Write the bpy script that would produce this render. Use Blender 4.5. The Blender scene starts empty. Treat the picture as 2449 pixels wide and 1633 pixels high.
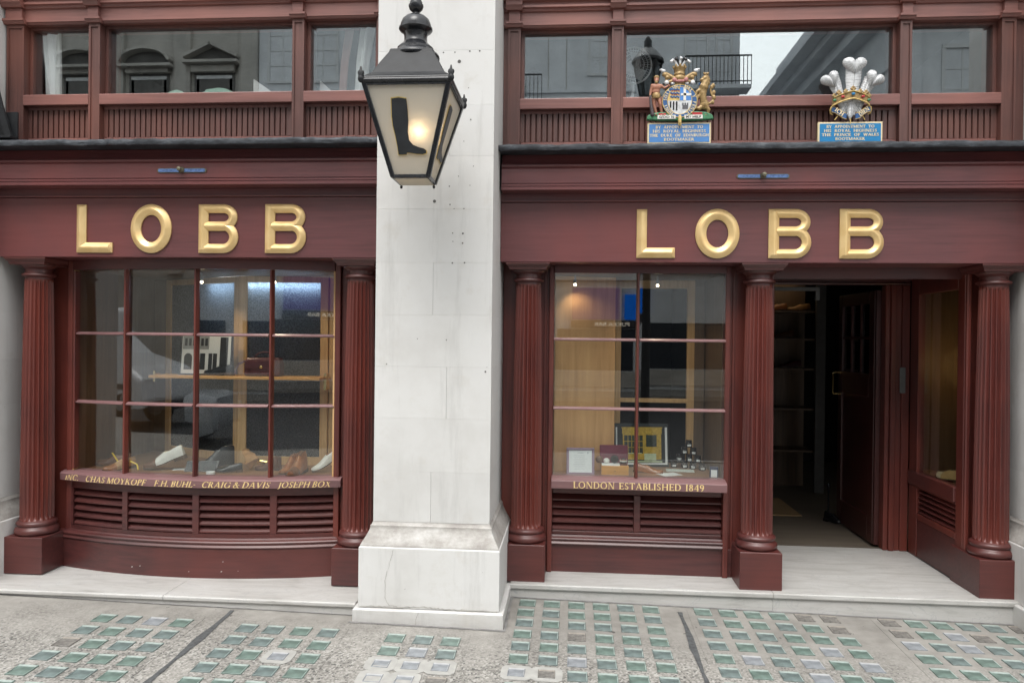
import bpy, bmesh, math, random
from mathutils import Vector, Matrix, Euler
from mathutils import noise as mnoise
random.seed(7)
R = math.radians
S = bpy.context.scene
COL = S.collection

# ------------------------------------------------------------------ camera
cam_d = bpy.data.cameras.new('camera')
cam = bpy.data.objects.new('camera', cam_d)
COL.objects.link(cam)
CAM = Vector((0, -5.0, 1.69))
yaw, pit, rol = R(4.5), R(0.25), 0.0115
F0 = Vector((-math.sin(yaw), math.cos(yaw), 0)); R0 = Vector((math.cos(yaw), math.sin(yaw), 0)); ZZ = Vector((0, 0, 1))
FW = F0*math.cos(pit) - ZZ*math.sin(pit); U0 = ZZ*math.cos(pit) + F0*math.sin(pit)
RT = R0*math.cos(rol) + U0*math.sin(rol); UP = U0*math.cos(rol) - R0*math.sin(rol)
cam.matrix_world = Matrix(((RT.x, UP.x, -FW.x, CAM.x), (RT.y, UP.y, -FW.y, CAM.y), (RT.z, UP.z, -FW.z, CAM.z), (0, 0, 0, 1)))
cam_d.sensor_width = 36; cam_d.lens = 36*1810/2449
cam_d.clip_start = 0.05; cam_d.clip_end = 3000
S.camera = cam

# ------------------------------------------------------------------ sky, sun, exposure
SUN_EL, SUN_AZ = R(60), R(190)          # azimuth clockwise from +Y: the sun stands behind the photographer
W = bpy.data.worlds.new('World'); S.world = W; W.use_nodes = True
wn = W.node_tree; wn.nodes.clear()
sky = wn.nodes.new('ShaderNodeTexSky'); sky.sky_type = 'NISHITA'; sky.sun_disc = False
sky.sun_elevation = SUN_EL; sky.sun_rotation = SUN_AZ; sky.air_density = 3.0; sky.dust_density = 3.0; sky.ozone_density = 1.0
hs = wn.nodes.new('ShaderNodeHueSaturation'); hs.inputs['Saturation'].default_value = 0.10
bg = wn.nodes.new('ShaderNodeBackground'); bg.inputs['Strength'].default_value = 0.15
wo = wn.nodes.new('ShaderNodeOutputWorld')
wn.links.new(sky.outputs[0], hs.inputs['Color']); wn.links.new(hs.outputs[0], bg.inputs['Color']); wn.links.new(bg.outputs[0], wo.inputs[0])
sd = bpy.data.lights.new('sun', 'SUN'); sd.energy = 0.5; sd.angle = R(35); sd.color = (1.0, 0.965, 0.92)
sun = bpy.data.objects.new('sun', sd); COL.objects.link(sun)
sdir = Vector((math.sin(SUN_AZ)*math.cos(SUN_EL), math.cos(SUN_AZ)*math.cos(SUN_EL), math.sin(SUN_EL)))
sun.rotation_euler = sdir.to_track_quat('Z', 'Y').to_euler(); sun.location = (0, -8, 14)
vs = S.view_settings
vs.view_transform = 'Standard'; vs.look = 'None'; vs.gamma = 1; vs.use_curve_mapping = False
vs.exposure = 1.32
S.render.engine = 'CYCLES'
cy = S.cycles
cy.max_bounces = 10; cy.transparent_max_bounces = 24; cy.glossy_bounces = 4; cy.diffuse_bounces = 4; cy.transmission_bounces = 6
cy.caustics_reflective = False; cy.caustics_refractive = False; cy.sample_clamp_indirect = 6
cy.use_denoising = True

# ------------------------------------------------------------------ materials
def M(name):
    m = bpy.data.materials.new(name); m.use_nodes = True
    nt = m.node_tree
    return m, nt, nt.nodes['Principled BSDF']
def nd(nt, t, **kw):
    n = nt.nodes.new('ShaderNode' + t)
    for k, v in kw.items():
        if k in n.inputs: n.inputs[k].default_value = v
        else: setattr(n, k, v)
    return n
def ramp(nt, fac, stops):
    n = nt.nodes.new('ShaderNodeValToRGB')
    el = n.color_ramp.elements
    while len(el) < len(stops): el.new(0.5)
    for e, (p, c) in zip(el, stops):
        e.position = p; e.color = (*c, 1) if len(c) == 3 else c
    nt.links.new(fac, n.inputs[0]); return n
def coords(nt, scale=(1, 1, 1), kind='Object'):
    tc = nd(nt, 'TexCoord'); mp = nd(nt, 'Mapping'); mp.inputs['Scale'].default_value = scale
    nt.links.new(tc.outputs[kind], mp.inputs[0]); return mp.outputs[0]
def mix(nt, fac, a, b, mode='MIX'):
    n = nt.nodes.new('ShaderNodeMix'); n.data_type = 'RGBA'; n.blend_type = mode
    for s, v in ((n.inputs[0], fac), (n.inputs[6], a), (n.inputs[7], b)):
        if hasattr(v, 'is_linked'): nt.links.new(v, s)
        else: s.default_value = v if not isinstance(v, tuple) or len(v) == 4 else (*v, 1)
    return n.outputs[2]
def bump(nt, bs, h, strength, dist=0.01):
    b = nd(nt, 'Bump', Strength=strength, Distance=dist); nt.links.new(h, b.inputs['Height']); nt.links.new(b.outputs[0], bs.inputs['Normal'])
def plain(name, col, rough=0.5, metal=0.0, var=0.12, coat=0.0, scale=18, bmp=0.0, spec=None):
    m, nt, b = M(name)
    b.inputs['Roughness'].default_value = rough; b.inputs['Metallic'].default_value = metal
    b.inputs['Coat Weight'].default_value = coat; b.inputs['Coat Roughness'].default_value = 0.15
    if spec is not None: b.inputs['Specular IOR Level'].default_value = spec
    n = nd(nt, 'TexNoise', Scale=scale, Detail=5.0); nt.links.new(coords(nt), n.inputs['Vector'])
    lo = tuple(c*(1-var) for c in col); hi = tuple(min(1, c*(1+var)) for c in col)
    r = ramp(nt, n.outputs[0], [(0.3, lo), (0.7, hi)]); nt.links.new(r.outputs[0], b.inputs['Base Color'])
    if bmp: bump(nt, b, n.outputs[0], bmp, 0.003)
    return m
def wood(name, dark, mid, lite, axis, rough=0.36, k=1.0, coat=0.0, bmp=0.12, patch=(0.30, 0.05, 0.03), pamt=0.25):
    m, nt, b = M(name)
    sc = [16*k]*3; sc['XYZ'.index(axis)] = 0.9*k
    v = coords(nt, tuple(sc))
    oi = nd(nt, 'ObjectInfo'); ad = nd(nt, 'VectorMath', operation='ADD'); ml = nd(nt, 'VectorMath', operation='SCALE'); ml.inputs['Scale'].default_value = 9.0
    nt.links.new(oi.outputs['Random'], ml.inputs[0]); nt.links.new(v, ad.inputs[0]); nt.links.new(ml.outputs[0], ad.inputs[1])
    n = nd(nt, 'TexNoise', Scale=2.2, Detail=7.0, Roughness=0.62, Distortion=0.5); nt.links.new(ad.outputs[0], n.inputs['Vector'])
    r = ramp(nt, n.outputs[0], [(0.25, dark), (0.5, mid), (0.75, lite)])
    n2 = nd(nt, 'TexNoise', Scale=1.7, Detail=3.0); nt.links.new(coords(nt, (1, 1, 0.8)), n2.inputs['Vector'])
    f = nd(nt, 'MapRange'); f.inputs[1].default_value = 0.42; f.inputs[2].default_value = 0.68; f.inputs[4].default_value = pamt; nt.links.new(n2.outputs[0], f.inputs[0])
    c = mix(nt, f.outputs[0], r.outputs[0], (*patch, 1)); nt.links.new(c, b.inputs['Base Color'])
    rr = nd(nt, 'MapRange'); rr.inputs[3].default_value = rough-0.07; rr.inputs[4].default_value = rough+0.12; nt.links.new(n2.outputs[0], rr.inputs[0]); nt.links.new(rr.outputs[0], b.inputs['Roughness'])
    b.inputs['Specular IOR Level'].default_value = 0.65
    b.inputs['Coat Weight'].default_value = coat; b.inputs['Coat Roughness'].default_value = 0.25
    bump(nt, b, n.outputs[0], bmp, 0.004)
    return m
mah_h = wood('mahogany_low', (0.039, 0.012, 0.012), (0.069, 0.020, 0.019), (0.099, 0.028, 0.025), 'X', 0.36, patch=(0.126, 0.027, 0.020), pamt=0.55)
mah_v = wood('mahogany_upright', (0.050, 0.013, 0.011), (0.095, 0.022, 0.018), (0.135, 0.032, 0.024), 'Z', 0.36, patch=(0.180, 0.035, 0.021), pamt=0.7)
mah_f = wood('mahogany_fascia', (0.077, 0.026, 0.028), (0.113, 0.038, 0.040), (0.141, 0.049, 0.051), 'X', 0.36, bmp=0.05, patch=(0.174, 0.039, 0.035), pamt=0.65)
mah_u = wood('mahogany_weathered_low', (0.125, 0.052, 0.045), (0.19, 0.08, 0.069), (0.25, 0.11, 0.095), 'X', 0.42, patch=(0.31, 0.12, 0.092), pamt=0.6)
mah_uv = wood('mahogany_weathered_upright', (0.06, 0.025, 0.021), (0.1, 0.042, 0.035), (0.15, 0.064, 0.053), 'Z', 0.42, patch=(0.2, 0.066, 0.044), pamt=0.6)
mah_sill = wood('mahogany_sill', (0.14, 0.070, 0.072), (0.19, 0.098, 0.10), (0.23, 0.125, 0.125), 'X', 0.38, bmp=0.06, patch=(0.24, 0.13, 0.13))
door_wood = wood('dark_door_wood', (0.028, 0.008, 0.007), (0.05, 0.013, 0.011), (0.07, 0.018, 0.014), 'Z', 0.34, patch=(0.09, 0.016, 0.012))
oak = wood('pale_oak', (0.44, 0.26, 0.11), (0.60, 0.37, 0.17), (0.70, 0.46, 0.23), 'Z', 0.45, k=1.3, patch=(0.50, 0.30, 0.13))
ply = wood('plywood', (0.46, 0.24, 0.095), (0.60, 0.33, 0.14), (0.70, 0.41, 0.18), 'Z', 0.5, k=0.7, patch=(0.45, 0.26, 0.12))
bedw = wood('display_board', (0.17, 0.085, 0.04), (0.25, 0.13, 0.062), (0.33, 0.18, 0.09), 'X', 0.35, k=1.2, patch=(0.30, 0.15, 0.07))
brownw = wood('brown_panelling', (0.09, 0.055, 0.032), (0.14, 0.088, 0.052), (0.19, 0.12, 0.072), 'Z', 0.5, patch=(0.2, 0.12, 0.07))
floorw = wood('worn_floorboards', (0.085, 0.068, 0.052), (0.13, 0.105, 0.08), (0.17, 0.14, 0.11), 'X', 0.55, patch=(0.2, 0.17, 0.13))
boxw = wood('orange_box_wood', (0.5, 0.22, 0.04), (0.6, 0.28, 0.06), (0.68, 0.34, 0.09), 'X', 0.4, k=2, patch=(0.6, 0.3, 0.08))

def stone_paint():
    m, nt, b = M('painted_stone')
    v = coords(nt)
    oi = nd(nt, 'ObjectInfo')
    n1 = nd(nt, 'TexNoise', Scale=1.6, Detail=6.0, Roughness=0.6); nt.links.new(v, n1.inputs['Vector'])
    r1 = ramp(nt, n1.outputs[0], [(0.3, (0.565, 0.555, 0.535)), (0.5, (0.645, 0.64, 0.625)), (0.72, (0.685, 0.683, 0.675))])
    n2 = nd(nt, 'TexNoise', Scale=2.3, Detail=8.0, Roughness=0.7); nt.links.new(coords(nt, (5, 5, 0.55)), n2.inputs['Vector'])
    f2 = ramp(nt, n2.outputs[0], [(0.54, (0, 0, 0)), (0.76, (0.8, 0.8, 0.8))])
    c = mix(nt, f2.outputs[0], r1.outputs[0], (0.50, 0.495, 0.48, 1))
    n3 = nd(nt, 'TexNoise', Scale=46.0, Detail=3.0); nt.links.new(v, n3.inputs['Vector'])
    sp = nd(nt, 'SeparateXYZ'); nt.links.new(v, sp.inputs[0])
    lo_ = nd(nt, 'MapRange'); lo_.inputs[1].default_value = 0.16; lo_.inputs[2].default_value = -0.02; nt.links.new(sp.outputs['Z'], lo_.inputs[0])
    n6 = nd(nt, 'TexNoise', Scale=11.0, Detail=8.0, Roughness=0.75); nt.links.new(coords(nt, (1, 1, 2.2)), n6.inputs['Vector'])
    gr = nd(nt, 'Math', operation='MULTIPLY'); nt.links.new(lo_.outputs[0], gr.inputs[0]); nt.links.new(n6.outputs[0], gr.inputs[1])
    c = mix(nt, gr.outputs[0], c, (0.34, 0.325, 0.30, 1))
    n7 = nd(nt, 'TexNoise', Scale=4.5, Detail=9.0, Roughness=0.72); nt.links.new(v, n7.inputs['Vector'])
    f7 = ramp(nt, n7.outputs[0], [(0.56, (0, 0, 0)), (0.72, (0.45, 0.45, 0.45))])
    c = mix(nt, f7.outputs[0], c, (0.52, 0.49, 0.44, 1))
    f3 = ramp(nt, n3.outputs[0], [(0.765, (0, 0, 0)), (0.80, (1, 1, 1))])
    c2 = mix(nt, f3.outputs[0], c, (0.3, 0.29, 0.27, 1))
    rnd = nd(nt, 'MapRange'); rnd.inputs[3].default_value = 0.94; rnd.inputs[4].default_value = 1.02; nt.links.new(oi.outputs['Random'], rnd.inputs[0])
    hsv = nd(nt, 'HueSaturation'); nt.links.new(rnd.outputs[0], hsv.inputs['Value']); nt.links.new(c2, hsv.inputs['Color'])
    nt.links.new(hsv.outputs[0], b.inputs['Base Color'])
    b.inputs['Roughness'].default_value = 0.6
    n4 = nd(nt, 'TexNoise', Scale=9.0, Detail=9.0, Roughness=0.7); nt.links.new(v, n4.inputs['Vector'])
    bump(nt, b, n4.outputs[0], 0.18, 0.006)
    return m
stone = stone_paint()
def stone_dirty():
    m, nt, b = M('grimy_moulding_paint')
    n = nd(nt, 'TexNoise', Scale=5.0, Detail=9.0, Roughness=0.75); nt.links.new(coords(nt, (1, 1, 1.6)), n.inputs['Vector'])
    r = ramp(nt, n.outputs[0], [(0.3, (0.22, 0.20, 0.185)), (0.5, (0.38, 0.36, 0.335)), (0.72, (0.58, 0.57, 0.55))])
    nt.links.new(r.outputs[0], b.inputs['Base Color']); b.inputs['Roughness'].default_value = 0.7
    bump(nt, b, n.outputs[0], 0.25, 0.006); return m
stone_d = stone_dirty()
def marble():
    m, nt, b = M('worn_white_marble')
    n = nd(nt, 'TexNoise', Scale=2.2, Detail=9.0, Roughness=0.65, Distortion=1.2); nt.links.new(coords(nt, (0.9, 5, 5)), n.inputs['Vector'])
    r = ramp(nt, n.outputs[0], [(0.3, (0.33, 0.32, 0.30)), (0.46, (0.45, 0.44, 0.42)), (0.7, (0.52, 0.515, 0.50))])
    n2 = nd(nt, 'TexNoise', Scale=3.1, Detail=5.0, Distortion=2.5); nt.links.new(coords(nt, (1.2, 2, 2)), n2.inputs['Vector'])
    v2 = ramp(nt, n2.outputs[0], [(0.485, (0, 0, 0)), (0.5, (0.7, 0.7, 0.7)), (0.515, (0, 0, 0))])
    c = mix(nt, v2.outputs[0], r.outputs[0], (0.36, 0.36, 0.36, 1))
    nt.links.new(c, b.inputs['Base Color']); b.inputs['Roughness'].default_value = 0.42
    bump(nt, b, n.outputs[0], 0.06, 0.004); return m
marb = marble()
def paving(name, smooth=False):
    m, nt, b = M(name)
    v = coords(nt)
    vo = nd(nt, 'TexVoronoi', Scale=95.0); nt.links.new(v, vo.inputs['Vector'])
    ag = ramp(nt, vo.outputs['Color'], [(0.12, (0.09, 0.09, 0.09)), (0.32, (0.24, 0.235, 0.22)), (0.6, (0.33, 0.32, 0.305)), (0.9, (0.47, 0.465, 0.45))])
    n = nd(nt, 'TexNoise', Scale=1.3, Detail=7.0, Roughness=0.62); nt.links.new(v, n.inputs['Vector'])
    worn = ramp(nt, n.outputs[0], [(0.48, (1, 1, 1)), (0.70, (0.25, 0.25, 0.25))])
    n1 = nd(nt, 'TexNoise', Scale=14.0, Detail=6.0); nt.links.new(v, n1.inputs['Vector'])
    flat = ramp(nt, n1.outputs[0], [(0.3, (0.262, 0.252, 0.238)), (0.7, (0.335, 0.325, 0.308))])
    # aggregate is exposed away from the shopfront step, smooth screed near it
    sx = nd(nt, 'SeparateXYZ'); nt.links.new(v, sx.inputs[0])
    yy = nd(nt, 'MapRange'); yy.inputs[1].default_value = -1.05; yy.inputs[2].default_value = -0.45; nt.links.new(sx.outputs['Y'], yy.inputs[0])
    ex = nd(nt, 'Math', operation='SUBTRACT'); nt.links.new(worn.outputs[0], ex.inputs[0]); nt.links.new(yy.outputs[0], ex.inputs[1]); ex.use_clamp = True
    c = mix(nt, ex.outputs[0], flat.outputs[0], ag.outputs[0])
    n3 = nd(nt, 'TexNoise', Scale=16.0, Detail=3.0); nt.links.new(v, n3.inputs['Vector'])
    gum = ramp(nt, n3.outputs[0], [(0.735, (0, 0, 0)), (0.76, (1, 1, 1))])
    c = mix(nt, gum.outputs[0], c, (0.10, 0.095, 0.09, 1))
    n5 = nd(nt, 'TexNoise', Scale=2.6, Detail=4.0); nt.links.new(v, n5.inputs['Vector'])
    dk = ramp(nt, n5.outputs[0], [(0.35, (0.70, 0.685, 0.66)), (0.65, (0.93, 0.915, 0.885))])
    c = mix(nt, 1.0, c, dk.outputs[0], 'MULTIPLY')
    nt.links.new(c, b.inputs['Base Color']); b.inputs['Roughness'].default_value = 0.7
    bump(nt, b, vo.outputs['Distance'], 0.25, 0.004); return m
pave = paving('exposed_aggregate_paving')
def lead_m():
    m, nt, b = M('lead_flashing')
    n = nd(nt, 'TexNoise', Scale=7.0, Detail=8.0, Roughness=0.7); nt.links.new(coords(nt, (1, 3, 3)), n.inputs['Vector'])
    r = ramp(nt, n.outputs[0], [(0.38, (0.018, 0.02, 0.024)), (0.55, (0.05, 0.056, 0.066)), (0.75, (0.17, 0.185, 0.20))])
    nt.links.new(r.outputs[0], b.inputs['Base Color']); b.inputs['Roughness'].default_value = 0.55; b.inputs['Metallic'].default_value = 0.3
    bump(nt, b, n.outputs[0], 0.5, 0.01); return m
lead = lead_m()
def gold_m():
    m, nt, b = M('gold_leaf')
    n = nd(nt, 'TexNoise', Scale=12.0, Detail=4.0); nt.links.new(coords(nt), n.inputs['Vector'])
    r = ramp(nt, n.outputs[0], [(0.3, (0.78, 0.54, 0.24)), (0.7, (0.87, 0.64, 0.32))])
    nt.links.new(r.outputs[0], b.inputs['Base Color']); b.inputs['Metallic'].default_value = 0.45; b.inputs['Roughness'].default_value = 0.36
    bump(nt, b, n.outputs[0], 0.05, 0.002); return m
gold = gold_m()
gilt = plain('gilt_paint', (0.62, 0.44, 0.16), 0.4, 0.0, 0.25, scale=60)
goldpaint = plain('gold_lettering', (0.78, 0.58, 0.27), 0.4, 0.15)
cream = plain('cream_paint', (0.72, 0.60, 0.38), 0.45)
oldgold = plain('antique_gold', (0.31, 0.205, 0.085), 0.42, 0.25, 0.35, scale=90)
def glass(name, f0, tint=(0.93, 0.955, 0.95), rt=(1, 1, 1)):
    m = bpy.data.materials.new(name); m.use_nodes = True; nt = m.node_tree; nt.nodes.clear()
    lw = nd(nt, 'LayerWeight'); lw.inputs['Blend'].default_value = 0.5
    p = nd(nt, 'Math', operation='POWER'); p.inputs[1].default_value = 5.0; nt.links.new(lw.outputs['Facing'], p.inputs[0])
    ma = nd(nt, 'Math', operation='MULTIPLY_ADD'); ma.inputs[1].default_value = 1-f0; ma.inputs[2].default_value = f0; nt.links.new(p.outputs[0], ma.inputs[0])
    t = nd(nt, 'BsdfTransparent'); t.inputs[0].default_value = (*tint, 1)
    g = nd(nt, 'BsdfGlossy'); g.inputs['Roughness'].default_value = 0.0; g.inputs[0].default_value = (*rt, 1)
    x = nd(nt, 'MixShader'); o = nd(nt, 'OutputMaterial')
    nt.links.new(ma.outputs[0], x.inputs[0]); nt.links.new(t.outputs[0], x.inputs[1]); nt.links.new(g.outputs[0], x.inputs[2]); nt.links.new(x.outputs[0], o.inputs[0])
    return m
glass_lo = glass('window_glass', 0.075)
glass_up = glass('tinted_window_glass', 0.20, (0.98, 0.99, 0.99), (0.90, 0.97, 1.0))
glass_dk = glass('dark_glass', 0.05, (0.35, 0.37, 0.38))
def rippled():
    m = bpy.data.materials.new('rippled_glass'); m.use_nodes = True; nt = m.node_tree; nt.nodes.clear()
    n = nd(nt, 'TexNoise', Scale=120.0, Detail=2.0); nt.links.new(coords(nt), n.inputs['Vector'])
    bp = nd(nt, 'Bump', Strength=0.9, Distance=0.02); nt.links.new(n.outputs[0], bp.inputs['Height'])
    r = ramp(nt, n.outputs[0], [(0.35, (0.20, 0.24, 0.30)), (0.65, (0.55, 0.62, 0.68))])
    t = nd(nt, 'BsdfTranslucent'); nt.links.new(r.outputs[0], t.inputs[0])
    g = nd(nt, 'BsdfGlossy'); g.inputs['Roughness'].default_value = 0.25; nt.links.new(bp.outputs[0], g.inputs['Normal'])
    d = nd(nt, 'BsdfDiffuse'); d.inputs[0].default_value = (0.012, 0.014, 0.018, 1)
    x = nd(nt, 'MixShader'); x.inputs[0].default_value = 0.6; y = nd(nt, 'MixShader'); y.inputs[0].default_value = 0.06; o = nd(nt, 'OutputMaterial')
    nt.links.new(d.outputs[0], x.inputs[1]); nt.links.new(t.outputs[0], x.inputs[2]); nt.links.new(x.outputs[0], y.inputs[1]); nt.links.new(g.outputs[0], y.inputs[2]); nt.links.new(y.outputs[0], o.inputs[0])
    return m
ripple = rippled()
def frosted():
    m = bpy.data.materials.new('opal_glass'); m.use_nodes = True; nt = m.node_tree; nt.nodes.clear()
    d = nd(nt, 'BsdfDiffuse'); d.inputs[0].default_value = (0.70, 0.67, 0.60, 1)
    t = nd(nt, 'BsdfTranslucent'); t.inputs[0].default_value = (0.80, 0.75, 0.66, 1)
    g = nd(nt, 'BsdfGlossy'); g.inputs['Roughness'].default_value = 0.12
    x = nd(nt, 'MixShader'); x.inputs[0].default_value = 0.5; y = nd(nt, 'MixShader'); y.inputs[0].default_value = 0.05; o = nd(nt, 'OutputMaterial')
    nt.links.new(d.outputs[0], x.inputs[1]); nt.links.new(t.outputs[0], x.inputs[2]); nt.links.new(x.outputs[0], y.inputs[1]); nt.links.new(g.outputs[0], y.inputs[2]); nt.links.new(y.outputs[0], o.inputs[0])
    return m
opal = frosted()
def emit(name, col, st):
    m = bpy.data.materials.new(name); m.use_nodes = True; nt = m.node_tree; nt.nodes.clear()
    e = nd(nt, 'Emission'); e.inputs[0].default_value = (*col, 1); e.inputs[1].default_value = st; o = nd(nt, 'OutputMaterial'); nt.links.new(e.outputs[0], o.inputs[0]); return m
iron = plain('black_painted_iron', (0.012, 0.013, 0.016), 0.25, 0.0, 0.3, bmp=0.05)
ironm = plain('dull_black_iron', (0.014, 0.015, 0.017), 0.5, 0.0, 0.3, bmp=0.1, spec=0.3)
lens = plain('green_prism_glass', (0.115, 0.163, 0.142), 0.45, 0, 0.4, scale=16, spec=0.8)
lens_b = plain('blue_green_prism_glass', (0.12, 0.155, 0.150), 0.45, 0, 0.4, scale=16, spec=0.8)
lens_r = plain('mint_lit_edge', (0.32, 0.375, 0.35), 0.5, 0, 0.2, scale=30)  # pale cement rim colour, with the sky light on the edge painted in
lens_g = plain('grey_replacement_block', (0.22, 0.235, 0.25), 0.4, 0, 0.25)
lens_gr = plain('pale_grey_lit_edge', (0.38, 0.385, 0.39), 0.5, 0, 0.2)
lens_k = plain('broken_brown_block', (0.15, 0.142, 0.13), 0.6, 0, 0.4, scale=40)
lens_kr = plain('brown_lit_edge', (0.27, 0.245, 0.215), 0.6, 0, 0.3)
patchm = plain('pale_cement_patch', (0.35, 0.345, 0.325), 0.75, 0, 0.12, bmp=0.2)
tar = plain('bitumen_joint', (0.075, 0.078, 0.08), 0.7, 0, 0.35, scale=40, bmp=0.4)
mortar = plain('dark_mortar_line', (0.20, 0.195, 0.19), 0.8, 0, 0.3)
crackm = plain('crack_dirt', (0.36, 0.345, 0.32), 0.9, 0, 0.3)
holem = plain('old_fixing_hole', (0.11, 0.105, 0.10), 0.9, 0, 0.3)
white = plain('white_paper', (0.78, 0.79, 0.78), 0.6, 0, 0.03)
whitep = plain('white_plastic', (0.75, 0.77, 0.77), 0.35, 0, 0.04)
greenp = plain('pale_green_paper', (0.36, 0.58, 0.47), 0.6, 0, 0.08)
curtm = plain('white_curtain', (0.84, 0.86, 0.85), 0.8, 0, 0.06)
pinkc = plain('pink_curtain', (0.55, 0.36, 0.32), 0.8, 0, 0.08)
blackm = plain('black_lacquer', (0.012, 0.012, 0.014), 0.25, 0, 0.2)
blackl = plain('black_leather', (0.010, 0.010, 0.012), 0.32, 0, 0.3)
burg = plain('burgundy_leather', (0.075, 0.016, 0.018), 0.33, 0, 0.25, coat=0.25)
burgl = plain('burgundy_lining', (0.16, 0.022, 0.045), 0.5, 0, 0.15)
tan = plain('tan_leather', (0.30, 0.115, 0.04), 0.3, 0, 0.3, coat=0.3)
brownl = plain('brown_leather', (0.13, 0.055, 0.026), 0.32, 0, 0.3, coat=0.2)
suede = plain('brown_suede', (0.10, 0.042, 0.024), 0.8, 0, 0.25, bmp=0.2)
whitel = plain('white_leather', (0.70, 0.69, 0.64), 0.35, 0, 0.06)
sole = plain('leather_sole', (0.10, 0.06, 0.035), 0.5, 0, 0.3)
yellowf = plain('yellow_ribbon', (0.75, 0.52, 0.03), 0.5, 0, 0.1)
lastw = plain('shoe_last_wood', (0.38, 0.21, 0.09), 0.4, 0, 0.25)
brass = plain('polished_brass', (0.72, 0.52, 0.22), 0.22, 1.0, 0.1)
verd = plain('weathered_blue_brass', (0.10, 0.17, 0.36), 0.5, 0.2, 0.35, scale=80)
verd_r = plain('tarnished_bronze', (0.14, 0.13, 0.09), 0.5, 0.4, 0.3)
steel = plain('grey_steel', (0.32, 0.33, 0.33), 0.4, 0.3, 0.1)
closerm = plain('dull_grey_closer', (0.13, 0.135, 0.135), 0.5, 0.2, 0.1)
mauve = plain('mauve_frame_paint', (0.30, 0.21, 0.27), 0.4, 0, 0.1)
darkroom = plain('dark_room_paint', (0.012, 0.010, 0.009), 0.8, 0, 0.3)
uproom = plain('upper_room_paint', (0.10, 0.105, 0.10), 0.8, 0, 0.15)
matm = plain('coir_mat', (0.34, 0.22, 0.11), 0.9, 0, 0.2, scale=120, bmp=0.4)
blue1 = plain('royal_blue_plaque', (0.075, 0.22, 0.50), 0.4, 0, 0.06)
blue2 = plain('bright_blue_plaque', (0.010, 0.19, 0.42), 0.4, 0, 0.06)
navy = plain('deep_blue_enamel', (0.03, 0.10, 0.26), 0.4, 0, 0.1)
heraldr = plain('heraldic_red', (0.42, 0.03, 0.035), 0.4, 0, 0.1)
heraldg = plain('heraldic_green', (0.05, 0.19, 0.09), 0.5, 0, 0.3, scale=60)
silver = plain('silvered_white', (0.60, 0.61, 0.62), 0.35, 0.15, 0.2, scale=50)
skin = plain('copper_flesh_paint', (0.34, 0.15, 0.095), 0.38, 0.1, 0.2)
jar_b = plain('black_jar', (0.01, 0.011, 0.014), 0.15, 0, 0.2, coat=0.5)
amberw = plain('amber_panel', (0.42, 0.24, 0.07), 0.5, 0, 0.1)

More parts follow.
